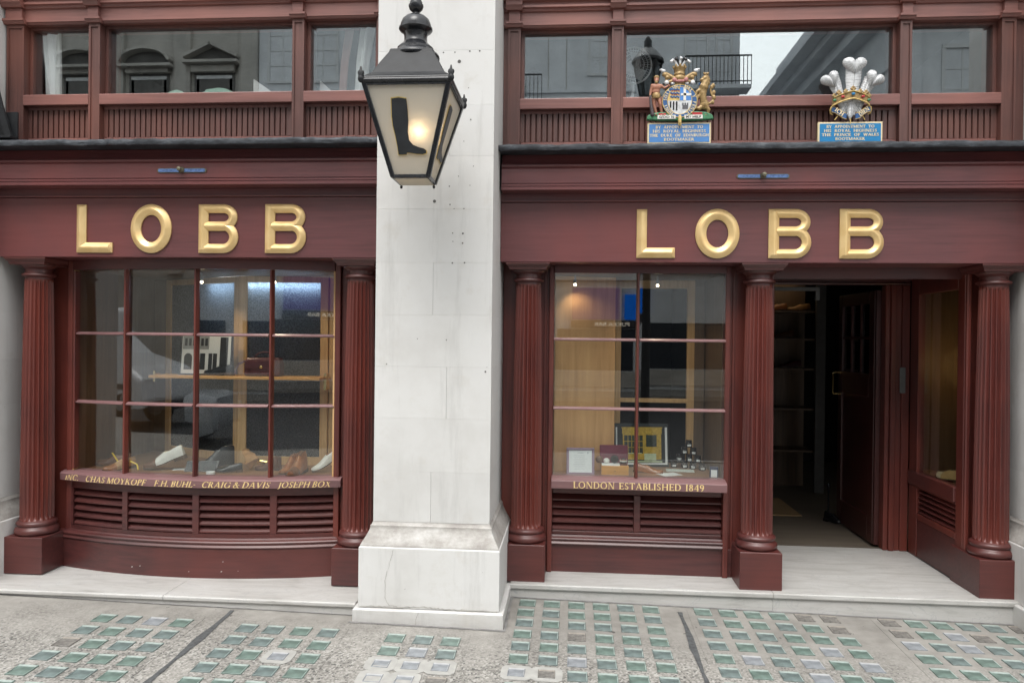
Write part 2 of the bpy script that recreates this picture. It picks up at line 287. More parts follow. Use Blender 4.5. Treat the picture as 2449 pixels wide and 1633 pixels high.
# ------------------------------------------------------------------ mesh helpers
class MB:
    def __init__(s): s.v = []; s.f = []; s.mi = []; s.cur = 0
    def add(s, vs, fs):
        o = len(s.v); s.v += [tuple(p) for p in vs]
        for f in fs: s.f.append(tuple(i+o for i in f)); s.mi.append(s.cur)
        return s
    def m(s, i): s.cur = i; return s
    def box(s, x0, x1, y0, y1, z0, z1):
        return s.add([(x0, y0, z0), (x1, y0, z0), (x1, y1, z0), (x0, y1, z0), (x0, y0, z1), (x1, y0, z1), (x1, y1, z1), (x0, y1, z1)],
                     [(0, 3, 2, 1), (4, 5, 6, 7), (0, 1, 5, 4), (1, 2, 6, 5), (2, 3, 7, 6), (3, 0, 4, 7)])
    def loft(s, rings, caps=True, closed=True):
        n = len(rings[0]); vs = [p for r in rings for p in r]; fs = []
        for i in range(len(rings)-1):
            for j in range(n if closed else n-1):
                k = (j+1) % n
                fs.append((i*n+j, i*n+k, (i+1)*n+k, (i+1)*n+j))
        if caps: fs += [tuple(range(n))[::-1], tuple(range((len(rings)-1)*n, len(rings)*n))]
        return s.add(vs, fs)
    def px(s, prof, x0, x1):                       # profile (y,z) run along X
        return s.loft([[(x0, y, z) for y, z in prof], [(x1, y, z) for y, z in prof]])
    def pz(s, poly, z0, z1):                       # outline (x,y) run along Z
        return s.loft([[(x, y, z0) for x, y in poly], [(x, y, z1) for x, y in poly]])
    def py(s, poly, y0, y1):                       # outline (x,z) run along Y
        return s.loft([[(x, y0, z) for x, z in poly], [(x, y1, z) for x, z in poly]])
    def bowx(s, prof, fy, x0, x1, n=22):           # profile (dy,z) run along a bowed plan curve y = fy(x)
        return s.loft([[(x, fy(x)+d, z) for d, z in prof] for x in [x0+(x1-x0)*i/n for i in range(n+1)]])
    def lathe(s, prof, c=(0, 0, 0), n=32, mod=None):
        rings = []
        for r, z in prof:
            rings.append([(c[0]+(r if mod is None else mod(r, z, j/n))*math.cos(2*math.pi*j/n), c[1]+(r if mod is None else mod(r, z, j/n))*math.sin(2*math.pi*j/n), c[2]+z) for j in range(n)])
        return s.loft(rings)
    def tube(s, pts, r, n=8, r1=None):
        pts = [Vector(p) for p in pts]; rings = []
        up = Vector((0.31, 0.17, 0.93)).normalized()
        for i, p in enumerate(pts):
            d = (pts[min(i+1, len(pts)-1)]-pts[max(i-1, 0)]).normalized()
            a = d.cross(up)
            if a.length < 1e-4: a = d.cross(Vector((1, 0, 0)))
            a.normalize(); b = d.cross(a)
            rr = r if r1 is None else r+(r1-r)*i/(len(pts)-1)
            rings.append([p+a*rr*math.cos(2*math.pi*j/n)+b*rr*math.sin(2*math.pi*j/n) for j in range(n)])
        return s.loft(rings)
    def ell(s, c, r, n=12, k=8):
        if not hasattr(r, '__len__'): r = (r, r, r)
        rings = []
        for i in range(1, k):
            a = math.pi*i/k
            rings.append([(c[0]+r[0]*math.sin(a)*math.cos(2*math.pi*j/n), c[1]+r[1]*math.sin(a)*math.sin(2*math.pi*j/n), c[2]-r[2]*math.cos(a)) for j in range(n)])
        return s.loft(rings)
    def quad(s, a, b, c, d, t):                    # slab over a planar quad, thickness t along its normal
        a, b, c, d = map(Vector, (a, b, c, d)); nn = (b-a).cross(d-a).normalized()*t
        return s.loft([[a, b, c, d], [p+nn for p in (a, b, c, d)]])
    def xf(s, fn):
        s.v = [tuple(fn(Vector(p))) for p in s.v]; return s
    def join(s, o):
        k = len(s.v); s.v += o.v
        for f, mi in zip(o.f, o.mi): s.f.append(tuple(i+k for i in f)); s.mi.append(mi)
        return s
ORG = {}
def put(mb, name, mats, parent=None, org=None, smooth=None, bevel=0.0, label=None, cat=None, group=None, kind=None, seg=1, remesh=None, weld=False):
    if not isinstance(mats, (list, tuple)): mats = [mats]
    if parent is not None: org = ORG[parent.name]
    elif org is None:
        xs = [p[0] for p in mb.v]; ys = [p[1] for p in mb.v]
        org = Vector(((min(xs)+max(xs))/2, (min(ys)+max(ys))/2, min(p[2] for p in mb.v)))
    org = Vector(org)
    me = bpy.data.meshes.new(name)
    me.from_pydata([tuple(Vector(p)-org) for p in mb.v], [], mb.f)
    for m in mats: me.materials.append(m)
    if len(mats) > 1: me.polygons.foreach_set('material_index', mb.mi)
    bm = bmesh.new(); bm.from_mesh(me)
    if weld: bmesh.ops.remove_doubles(bm, verts=bm.verts, dist=2e-5)
    bmesh.ops.recalc_face_normals(bm, faces=bm.faces); bm.to_mesh(me); bm.free()
    if smooth is not None:
        me.polygons.foreach_set('use_smooth', [True]*len(me.polygons))
        me.set_sharp_from_angle(angle=R(smooth))
    o = bpy.data.objects.new(name, me); COL.objects.link(o)
    if parent is not None: o.parent = parent
    else: o.location = org
    ORG[o.name] = org
    if bevel:
        b = o.modifiers.new('bevel', 'BEVEL'); b.width = bevel; b.segments = seg; b.limit_method = 'ANGLE'; b.angle_limit = R(35)
    if remesh:
        r = o.modifiers.new('remesh', 'REMESH'); r.mode = 'VOXEL'; r.voxel_size = remesh; r.use_smooth_shade = True
        sm = o.modifiers.new('smooth', 'SMOOTH'); sm.factor = 0.5; sm.iterations = 3
    tag(o, label, cat, group, kind); return o
def tag(o, label=None, cat=None, group=None, kind=None):
    for k, v in (('label', label), ('category', cat), ('group', group), ('kind', kind)):
        if v: o[k] = v
    return o
def thing(name, loc, label, cat, group=None):
    o = bpy.data.objects.new(name, None); o.empty_display_size = 0.1; o.location = loc; COL.objects.link(o); ORG[o.name] = Vector(loc)
    return tag(o, label, cat, group)
def sub(parent, name):                              # an Empty part that only holds sub-parts
    o = bpy.data.objects.new(name, None); o.empty_display_size = 0.05; COL.objects.link(o); o.parent = parent; ORG[o.name] = ORG[parent.name]; return o
def copy_tree(o, parent=None):
    c = o.copy(); COL.objects.link(c)
    if parent is not None: c.parent = parent
    ORG[c.name] = ORG[o.name]
    for ch in list(o.children): copy_tree(ch, c)
    return c
def text_mb(body, h=None, w=None, ext=0.001, off=0.0, shear=0.0, space=1.0, word=1.0, align='CENTER', line=1.0):
    cu = bpy.data.curves.new('lettering', 'FONT'); cu.body = body; cu.size = 1; cu.extrude = 0.0; cu.offset = off; cu.shear = shear
    cu.space_character = space; cu.space_word = word; cu.align_x = align; cu.space_line = line; cu.resolution_u = 3
    ob = bpy.data.objects.new('lettering', cu); COL.objects.link(ob)
    dg = bpy.context.evaluated_depsgraph_get(); me = bpy.data.meshes.new_from_object(ob.evaluated_get(dg))
    vs = [v.co.copy() for v in me.vertices]; fs = [tuple(p.vertices) for p in me.polygons]
    bpy.data.objects.remove(ob); bpy.data.curves.remove(cu); bpy.data.meshes.remove(me)
    x0 = min(v.x for v in vs); x1 = max(v.x for v in vs); y0 = min(v.y for v in vs); y1 = max(v.y for v in vs)
    sy = (h/(y1-y0)) if h else None; sx = (w/(x1-x0)) if w else None
    if sy is None: sy = sx
    if sx is None: sx = sy
    mb = MB(); n = len(vs)
    pts = [((v.x-(x0+x1)/2)*sx, (v.y-(y0+y1)/2)*sy) for v in vs]
    edges = {}
    for f in fs:
        for a, b in zip(f, f[1:]+f[:1]): edges[(a, b)] = 1
    allf = list(fs) + [tuple(i+n for i in f)[::-1] for f in fs]
    for (a, b) in edges:
        if (b, a) not in edges: allf.append((b, a, a+n, b+n))
    mb.add([(x, -ext, y) for x, y in pts]+[(x, 0, y) for x, y in pts], allf)     # in the XZ plane, facing -Y
    return mb
# roman capitals drawn as stems, hairlines, bowls and serifs (cap height 1)
TK, TN, SF, SH = .165, .075, .075, .05
def _stem(x, y0, y1, w=None, s0=True, s1=True):
    w = TK if w is None else w
    o = [[(x-w/2, y0), (x+w/2, y0), (x+w/2, y1), (x-w/2, y1)]]
    if s0: o.append([(x-w/2-SF, y0), (x+w/2+SF, y0), (x+w/2, y0+SH), (x-w/2, y0+SH)])
    if s1: o.append([(x-w/2, y1-SH), (x+w/2, y1-SH), (x+w/2+SF, y1), (x-w/2-SF, y1)])
    return o
def _diag(x0, y0, x1, y1, w, s0=True, s1=True):
    o = [[(x0-w/2, y0), (x0+w/2, y0), (x1+w/2, y1), (x1-w/2, y1)]]
    for ok, x, y, d in ((s0, x0, y0, 1 if y0 < y1 else -1), (s1, x1, y1, 1 if y1 < y0 else -1)):
        if ok: o.append([(x-w/2-SF*.8, y), (x+w/2+SF*.8, y), (x+w/2+SF*.8, y+d*SH*.7), (x-w/2-SF*.8, y+d*SH*.7)])
    return o
def _bar(x0, x1, y, h=None):
    h = TN if h is None else h
    return [[(x0, y-h/2), (x1, y-h/2), (x1, y+h/2), (x0, y+h/2)]]
def _bowl(cx, cy, rx, ry, a0, a1, k=None, n=None, m=10):
    k = TK if k is None else k; n = TN if n is None else n
    o = []; pr = None
    for i in range(m+1):
        a = R(a0+(a1-a0)*i/m); c, s_ = math.cos(a), math.sin(a); w = n+(k-n)*abs(c)**1.3
        q = ((cx+(rx-w/2)*c-w/2*c, cy+(ry-w/2)*s_-w/2*s_), (cx+(rx-w/2)*c+w/2*c, cy+(ry-w/2)*s_+w/2*s_))
        if pr: o.append([pr[0], pr[1], q[1], q[0]])
        pr = q
    return o
def _glyphs():
    G = {}
    G['A'] = (.86, _diag(.10, 0, .43, 1, TN*1.1, True, False)+_diag(.74, 0, .43, 1, TK, True, False)+_bar(.22, .62, .33))
    G['B'] = (.68, _stem(.16, 0, 1)+_bar(.16, .38, 1-TN/2)+_bar(.16, .40, .52)+_bar(.16, .40, TN/2)+_bowl(.36, .76, .24, .24+TN*.15, -90, 90)+_bowl(.38, .26, .27, .27, -90, 90))
    G['C'] = (.84, _bowl(.48, .5, .43, .52, 48, 312, m=16)+_stem(.80, .66, .94, TN*.9, False, False))
    G['D'] = (.86, _stem(.16, 0, 1)+_bar(.16, .40, 1-TN/2)+_bar(.16, .40, TN/2)+_bowl(.38, .5, .45, .5, -90, 90, m=12))
    G['E'] = (.66, _stem(.16, 0, 1)+_bar(.16, .58, 1-TN/2)+_bar(.16, .50, .52)+_bar(.16, .61, TN/2)+_stem(.58, .80, 1, TN, False, False)+_stem(.50, .42, .62, TN, False, False)+_stem(.61, 0, .21, TN, False, False))
    G['F'] = (.62, _stem(.16, 0, 1)+_bar(.16, .56, 1-TN/2)+_bar(.16, .48, .50)+_stem(.56, .80, 1, TN, False, False)+_stem(.48, .40, .60, TN, False, False))
    G['G'] = (.90, _bowl(.48, .5, .43, .52, 48, 322, m=16)+_stem(.80, .05, .44, TK*.9, False, True)+_stem(.80, .68, .94, TN*.9, False, False))
    G['H'] = (.90, _stem(.16, 0, 1)+_stem(.74, 0, 1)+_bar(.16, .74, .51))
    G['I'] = (.34, _stem(.17, 0, 1))
    G['J'] = (.40, _stem(.22, -.02, 1, TK, False, True)+_bowl(.06, .0, .245, .22, -95, 0, m=6))
    G['K'] = (.82, _stem(.16, 0, 1)+_diag(.20, .42, .64, 1, TN, False, True)+_diag(.70, 0, .34, .58, TK, True, False))
    G['L'] = (.62, _stem(.16, 0, 1)+_bar(.16, .58, TN/2)+_stem(.58, 0, .22, TN, False, False))
    G['M'] = (1.06, _stem(.13, 0, 1, TN)+_stem(.92, 0, 1, TK)+_diag(.50, 0, .16, 1, TK, False, False)+_diag(.50, 0, .86, 1, TN, False, False))
    G['N'] = (.90, _stem(.14, 0, 1, TN)+_stem(.76, 0, 1, TN)+_diag(.72, 0, .18, 1, TK, False, False))
    G['O'] = (.96, _bowl(.48, .5, .45, .52, 0, 360, m=24))
    G['P'] = (.64, _stem(.16, 0, 1)+_bar(.16, .36, 1-TN/2)+_bar(.16, .36, .46)+_bowl(.35, .73, .25, .28, -90, 90))
    G['Q'] = (.96, _bowl(.48, .5, .45, .52, 0, 360, m=24)+_diag(.84, -.16, .50, .10, TK*.8, False, False))
    G['R'] = (.78, _stem(.16, 0, 1)+_bar(.16, .36, 1-TN/2)+_bar(.16, .36, .49)+_bowl(.35, .745, .24, .265, -90, 90)+_diag(.68, 0, .36, .50, TK, True, False))
    G['S'] = (.60, _bowl(.30, .745, .23, .265, 35, 270, TN*1.5, TK*.7)+_bowl(.30, .255, .24, .265, 90, -145, TN*1.6, TK*.75)+_stem(.49, .76, .95, TN*.8, False, False)+_stem(.10, .05, .25, TN*.8, False, False))
    G['T'] = (.76, _stem(.38, 0, 1, TK, True, False)+_bar(.05, .71, 1-TN/2)+_stem(.07, .78, 1, TN, False, False)+_stem(.69, .78, 1, TN, False, False))
    G['U'] = (.86, _stem(.16, .32, 1, TK, False, True)+_stem(.72, .32, 1, TN, False, True)+_bowl(.43, .34, .335, .36, 180, 345, TK*.8, TN))
    G['V'] = (.82, _diag(.41, 0, .10, 1, TK, False, True)+_diag(.41, 0, .72, 1, TN, False, True))
    G['W'] = (1.18, _diag(.36, 0, .10, 1, TK, False, True)+_diag(.36, 0, .60, 1, TN, False, False)+_diag(.82, 0, .58, 1, TK, False, True)+_diag(.82, 0, 1.08, 1, TN, False, True))
    G['X'] = (.82, _diag(.72, 0, .12, 1, TK)+_diag(.12, 0, .70, 1, TN))
    G['Y'] = (.80, _stem(.40, 0, .48, TK, True, False)+_diag(.40, .45, .10, 1, TK, False, True)+_diag(.40, .45, .70, 1, TN, False, True))
    G['&'] = (.90, _bowl(.34, .78, .19, .22, 0, 360, m=14)+_bowl(.34, .28, .31, .30, 60, 330, m=12)+_diag(.80, 0, .26, .70, TK*.9, True, False)+_bar(.58, .84, .50))
    G['.'] = (.26, [[(.08, 0), (.22, 0), (.22, .14), (.08, .14)]])
    G['-'] = (.36, _bar(.06, .30, .42, .09))
    G['1'] = (.38, _stem(.20, 0, 1))
    G['8'] = (.62, _bowl(.31, .76, .23, .25, 0, 360, m=14)+_bowl(.31, .27, .27, .28, 0, 360, m=16))
    G['4'] = (.66, _stem(.48, 0, 1, TK, True, False)+_bar(.04, .64, .30)+_diag(.09, .30, .45, 1, TN, False, False))
    G['9'] = (.62, _bowl(.31, .70, .27, .31, 0, 360, m=16)+_bowl(.18, .62, .40, .64, -80, 5, m=8))
    return G
GLY = _glyphs()
TK, TN, SH = .215, .125, .09
GLB = _glyphs()
def serif_mb(body, h=None, w=None, ext=0.001, shear=0.0, word=1.0, bold=False):
    polys = []; x = 0
    for ch in body:
        if ch == ' ': x += .30*word; continue
        adv, ps = (GLB if bold else GLY)[ch]
        for p in ps: polys.append([(q[0]+x+shear*q[1], q[1]) for q in p])
        x += adv+.06
    xs = [q[0] for p in polys for q in p]; x0, x1 = min(xs), max(xs)
    sy = h; sx = w/(x1-x0) if w else h
    mb = MB()
    for i, p in enumerate(polys):
        e = ext+.00004*(i % 7)
        pts = [((a-(x0+x1)/2)*sx, (b-.5)*sy) for a, b in p]
        mb.loft([[(a, 0, b) for a, b in pts], [(a, -e, b) for a, b in pts]])
    return mb
def at(mb, x, y, z): return mb.xf(lambda p: p+Vector((x, y, z)))

# ------------------------------------------------------------------ ground
def PZ(x, y): return -0.017-0.017*max(-6, min(6, x))+0.02*max(-7, min(0.5, y))
def sheet(x0, x1, y0, y1, nx, ny, dz=0.0):
    mb = MB(); vs = []
    for j in range(ny+1):
        for i in range(nx+1):
            x = x0+(x1-x0)*i/nx; y = y0+(y1-y0)*j/ny; vs.append((x, y, PZ(x, y)+dz))
    mb.add(vs, [(j*(nx+1)+i, j*(nx+1)+i+1, (j+1)*(nx+1)+i+1, (j+1)*(nx+1)+i) for j in range(ny) for i in range(nx)])
    return mb
KERB = -6.9
roadm = plain('asphalt', (0.05, 0.05, 0.052), 0.8, 0, 0.25, scale=40, bmp=0.3)
kerbm = plain('granite_kerb', (0.30, 0.30, 0.29), 0.7, 0, 0.2)
g = MB().add([(-900, -900, -0.36), (900, -900, -0.36), (900, 900, -0.36), (-900, 900, -0.36)], [(0, 1, 2, 3)])
put(g, 'ground', roadm, org=(0, 0, -0.36), kind='structure')
put(MB().add([(-120, -19.0, -0.30), (120, -19.0, -0.30), (120, KERB, -0.30), (-120, KERB, -0.30)], [(0, 1, 2, 3)]), 'road', roadm, org=(0, -13, -0.30), kind='structure')
pv = put(sheet(-60, 60, KERB+0.15, 0.6, 40, 12), 'pavement', pave, org=(0, 0, 0), kind='structure')
put(MB().box(-60, 60, KERB, KERB+0.148, -0.33, -0.165), 'kerb', kerbm, org=(0, KERB, -0.33), kind='structure')
put(MB().box(-60, 60, -22.4, -19.0, -0.33, -0.16), 'far_pavement', pave, org=(0, -20, -0.33), kind='structure')
# bitumen joints between the pavement panels
def ragged(x, y0, y1, w):
    pl = []; n = 40
    for i in range(n+1):
        y = y0+(y1-y0)*i/n; pl.append((x-w/2+random.uniform(-.004, .004)+0.006*math.sin(i*.7), y))
    for i in range(n, -1, -1):
        y = y0+(y1-y0)*i/n; pl.append((x+w/2+random.uniform(-.004, .004)+0.006*math.sin(i*.6), y))
    mb = MB(); N = len(pl)//2
    vs = [(a, b, PZ(a, b)+0.004) for a, b in pl]
    return mb.add(vs, [(i, i+1, 2*N-2-i, 2*N-1-i) for i in range(N-1)])
for x, y0, y1, w in ((-2.043, -3.2, -0.53, 0.034), (0.706, -3.2, -0.15, 0.034)):
    put(ragged(x, y0, y1, w), 'joint_strip', tar, parent=pv)
for pts, w in (([(-3.84, -.49), (-1.29, -.49)], .020), ([(-0.385, -.052), (2.87, -.052)], .016), ([(-1.30, -.60), (-0.37, -.60)], .016), ([(-0.372, -.60), (-0.372, -.05)], .014)):
    (ax, ay), (bx, by) = pts; mb = MB()
    n = 30; vs = []
    for i in range(n+1):
        x = ax+(bx-ax)*i/n; y = ay+(by-ay)*i/n; j = random.uniform(-.003, .003)
        if ax != bx: vs += [(x, y-w/2+j, PZ(x, y)+.0035), (x, y+w/2+.004, PZ(x, y)+.0035)]
        else: vs += [(x-w/2, y, PZ(x, y)+.0035), (x+w/2+j, y, PZ(x, y)+.0035)]
    put(mb.add(vs, [(2*i, 2*i+1, 2*i+3, 2*i+2) for i in range(n)]), 'mortar_line', mortar, parent=pv)

# pavement lights: panels of square glass blocks
def lens_mesh(name, top, rim):
    w, d = 0.052, 0.054
    mb = MB()
    def ring(k, z): return [(-w*k, -d*k, z), (w*k, -d*k, z), (w*k, d*k, z), (-w*k, d*k, z)]
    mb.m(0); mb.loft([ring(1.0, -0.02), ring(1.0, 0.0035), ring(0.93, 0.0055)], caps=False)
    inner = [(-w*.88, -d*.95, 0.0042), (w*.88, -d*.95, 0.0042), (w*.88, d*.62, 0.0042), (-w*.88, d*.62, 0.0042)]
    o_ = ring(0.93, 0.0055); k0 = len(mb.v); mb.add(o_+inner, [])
    for q, mi in ((0, 0), (1, 1), (2, 1), (3, 0)):  # painted edge light goes on the right and back strips only
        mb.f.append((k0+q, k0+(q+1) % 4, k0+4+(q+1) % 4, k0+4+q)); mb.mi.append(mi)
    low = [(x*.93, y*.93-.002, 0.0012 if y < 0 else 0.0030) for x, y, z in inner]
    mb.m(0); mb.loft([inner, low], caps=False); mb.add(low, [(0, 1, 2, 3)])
    me = bpy.data.meshes.new(name); me.from_pydata(mb.v, [], mb.f); me.materials.append(top); me.materials.append(rim)
    me.polygons.foreach_set('material_index', mb.mi)
    bm = bmesh.new(); bm.from_mesh(me); bmesh.ops.remove_doubles(bm, verts=bm.verts, dist=1e-5); bmesh.ops.recalc_face_normals(bm, faces=bm.faces); bm.to_mesh(me); bm.free()
    return me
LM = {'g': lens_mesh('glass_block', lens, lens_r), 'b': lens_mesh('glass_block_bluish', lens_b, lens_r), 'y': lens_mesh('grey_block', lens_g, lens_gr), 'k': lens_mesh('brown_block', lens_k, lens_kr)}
panels = [
    (-2.722, -0.758, 4, 7, 0.1575, -0.1665, {(2, 0): 'y', (0, 2): 'k'}, [], 'pavement light of green glass blocks left of the wide bitumen joint by the bow window'),
    (-1.848, -0.775, 4, 7, 0.160, -0.166, {(2, 2): 'y', (0, 5): 'k', (1, 5): 'k', (2, 5): 'y'}, [(2, 2)], 'pavement light with one grey block in a pale cement patch, before the bow window'),
    (-0.974, -0.791, 3, 6, 0.158, -0.163, {(1, 1): 'y', (0, 2): 'y', (1, 2): 'y', (2, 2): 'y', (0, 3): 'y', (1, 3): 'y', (2, 3): 'k'}, [(1, 2), (2, 2), (0, 2), (1, 3), (0, 3)], 'narrow pavement light of three columns with many grey blocks, before the white pier'),
    (-0.263, -0.138, 6, 9, 0.1567, -0.1635, {(2, 3): 'k', (2, 5): 'y', (0, 6): 'y', (1, 6): 'k'}, [(0, 6), (1, 6)], 'large pavement light of six columns just right of the white pier base'),
    (0.848, -0.130, 6, 8, 0.1567, -0.1675, {(4, 0): 'k', (5, 0): 'k', (5, 1): 'k', (4, 3): 'y', (1, 4): 'y', (3, 4): 'y', (5, 4): 'y', (3, 5): 'y'}, [], 'large pavement light right of the narrow bitumen joint, below the doorstep seam'),
    (1.99, -0.135, 6, 6, 0.1555, -0.1705, {(0, 0): 'k', (0, 1): 'k', (2, 1): 'y', (3, 1): 'k', (0, 2): 'y', (2, 2): 'y', (5, 0): 'k'}, [], 'pavement light at the far right below the doorway pedestal')]
for x0, y0, nx, ny, px, py, odd, patches, lab in panels:
    cx, cyy = x0+px*(nx-1)/2, y0+py*(ny-1)/2
    fr = thing('pavement_light', (cx, cyy, PZ(cx, cyy)), lab, 'pavement light', 'pavement lights along the shopfront')
    hw, hd = px*nx/2+0.0, abs(py)*ny/2
    a, b, c, d = (x0-px*.62, y0-py*.66 if y0 < -.3 else y0+.074), (x0+px*(nx-.38), 0), (0, y0+py*(ny-.4)), 0
    slab = MB()
    X0, X1, Y0, Y1 = a[0], b[0], c[1], a[1]
    Y1 = min(Y1, -0.066 if x0 > -0.4 else -0.66)
    slab.add([(x, y, PZ(x, y)+z) for z in (0.0005, 0.0022) for x, y in ((X0, Y0), (X1, Y0), (X1, Y1), (X0, Y1))],
             [(4, 5, 6, 7), (0, 1, 5, 4), (1, 2, 6, 5), (2, 3, 7, 6), (3, 0, 4, 7)])
    so = put(slab, 'slab', pave, parent=fr)
    for v_ in so.data.vertices: v_.co += ORG[fr.name]
    so.location = -ORG[fr.name]
    for (i, j) in patches:
        x, y = x0+px*i, y0+py*j
        n = 20; ptsr = []
        for k in range(n):
            t = 2*math.pi*k/n; s_ = 1/max(abs(math.cos(t)), abs(math.sin(t)), 0.78)
            ptsr.append((x+.094*math.cos(t)*min(s_, 1.2)*.86, y+.10*math.sin(t)*min(s_, 1.2)*.80))
        z_ = 0.0065+0.0006*patches.index((i, j))
        put(MB().loft([[(u, v, PZ(u, v)+.003) for u, v in ptsr], [(u, v, PZ(u, v)+z_) for u, v in ptsr]]), 'cement_patch', patchm, parent=fr)
    for i in range(nx):
        for j in range(ny):
            if y0+py*j < -1.78: continue
            k = odd.get((i, j), 'b' if random.random() < .35 else 'g')
            x, y = x0+px*i+random.uniform(-.002, .002), y0+py*j+random.uniform(-.002, .002)
            o = bpy.data.objects.new('glass_block', LM[k]); COL.objects.link(o); o.parent = fr
            o.location = (x-cx, y-cyy, PZ(x, y)-PZ(cx, cyy)+(0.006 if (i, j) in patches else 0.003)); o.rotation_euler = (0.02, 0.017, random.uniform(-.02, .02))
            if (i, j) in patches: o.scale = (.85, .8, 1)

# ------------------------------------------------------------------ stone piers
BZ = [0.57, 0.875, 1.199, 1.511, 1.824, 2.14, 2.464, 2.78, 3.09, 3.417, 3.73, 4.05, 4.4, 5.2, 6.2]
def pier(x0, x1, lab, full=True):
    t = thing('stone_pier', ((x0+x1)/2, 0, PZ((x0+x1)/2, -.5)), lab, 'pier', 'white painted stone piers')
    zb = -0.15
    def ring(e, z): return [(x0-e, -0.48-e, z), (x1+e, -0.48-e, z), (x1+e, 0.42, z), (x0-e, 0.42, z)]
    pl = MB().loft([ring(.098, zb), ring(.098, .060), ring(.094, .066)]); put(pl, 'plinth', stone, parent=t, bevel=0.006, seg=2)
    die = MB().loft([ring(.070, .069), ring(.070, .425), ring(.066, .432)]); put(die, 'base_block', stone, parent=t, bevel=0.004, seg=2)
    mo = MB().loft([ring(e, z) for e, z in ((.063, .433), (.062, .440), (.058, .446), (.056, .452), (.040, .478), (.026, .505), (.017, .525), (.014, .537), (.014, .548), (.006, .556), (.002, .569))])
    put(mo, 'base_moulding', stone_d, parent=t, smooth=30)
    for i in range(len(BZ)-1):
        z0, z1 = BZ[i]+.0002, BZ[i+1]-.0002
        if i % 2 == 0 and i < 6 or i in (7,):
            xs = x0+(x1-x0)*(.495 if i % 4 == 0 else .62)
            put(MB().box(x0, xs-.0006, -.48, .42, z0, z1), 'stone_block', stone, parent=t, bevel=.0005)
            put(MB().box(xs+.0006, x1, -.48, .42, z0, z1), 'stone_block', stone, parent=t, bevel=.0005)
        else: put(MB().box(x0, x1, -.48, .42, z0, z1), 'stone_block', stone, parent=t, bevel=.0005)
    return t
p1 = pier(-1.190, -0.479, 'white painted stone pier between the two shopfronts, behind the black lantern')
pier(-4.55, -3.842, 'white painted stone pier at the far left edge beside the bow window shopfront')
pier(2.872, 3.58, 'grimy stone pier at the far right edge beside the doorway column')
# fixing holes, cracks
holes = MB()
def disc(mb, x, y, z, r):
    mb.loft([[(x+r*math.cos(2*math.pi*k/8), y, z+r*math.sin(2*math.pi*k/8)) for k in range(8)], [(x+r*.9*math.cos(2*math.pi*k/8), y-.0016, z+r*.9*math.sin(2*math.pi*k/8)) for k in range(8)]])
for x, z, r in ((-.693, 3.349, .011), (-.835, 2.510, .010), (-.722, 2.318, .004), (-.660, 2.316, .006), (-.720, 2.268, .003), (-.661, 2.258, .005), (-.722, 2.138, .005), (-.648, 2.14, .005), (-.93, 1.68, .003), (-.753, 1.675, .004), (-.514, 1.487, .006),
                (-.79, 3.405, .004), (-.72, 3.405, .004), (-.63, 3.41, .005), (-.57, 3.41, .005), (-.62, 3.0, .004), (-.635, 3.19, .003), (-.66, 2.87, .003), (-.60, 2.72, .003), (-.745, 2.60, .004), (-.69, 2.66, .003), (-.74, 2.49, .004), (-.715, 2.465, .003), (-.655, 2.465, .004), (-1.118, 1.525, .004), (-.505, 1.515, .002), (-.62, 2.605, .003)):
    disc(holes, x, -.4803, z, r)
put(holes, 'fixing_hole', holem, parent=p1, kind='stuff')
def crack(pts, y, w=.003):
    mb = MB(); vs = []
    for i, (x, z) in enumerate(pts):
        j = random.uniform(.5, 1.2)*w/2
        vs += [(x-j, y, z-j), (x+j, y, z+j)]
    mb.add(vs, [(2*i, 2*i+1, 2*i+3, 2*i+2) for i in range(len(pts)-1)])
    return mb
def wob(pts, n=6, a=.004):
    out = []
    for (x0, z0), (x1, z1) in zip(pts, pts[1:]):
        for i in range(n): out.append((x0+(x1-x0)*i/n+random.uniform(-a, a), z0+(z1-z0)*i/n+random.uniform(-a, a)))
    return out+[pts[-1]]
put(crack(wob([(-1.045, .425), (-1.07, .34), (-1.095, .25), (-1.095, .13), (-1.07, .09), (-1.02, .078)]), -.5516), 'crack', crackm, parent=p1)
put(crack(wob([(-1.25, .074), (-1.10, .078), (-1.0, .076), (-.86, .084), (-.75, .076), (-.62, .074), (-.42, .0725)], 9, .003), -.5518, .006), 'crack', crackm, parent=p1)
put(crack(wob([(-.885, .058), (-.90, .02), (-.905, -.05)], 5, .002), -.5796, .004), 'crack', crackm, parent=p1)
# stone wall carried above the shopfronts
wl = thing('stone_wall', (-.5, .3, 3.98), 'pale stone wall carried above the two shopfronts', 'wall')
put(MB().box(-3.842, -1.19, .05, .5, 4.02, 6.2), 'wall_face', stone, parent=wl); put(MB().box(-.479, 2.872, .1, .5, 4.02, 6.2), 'wall_face', stone, parent=wl)

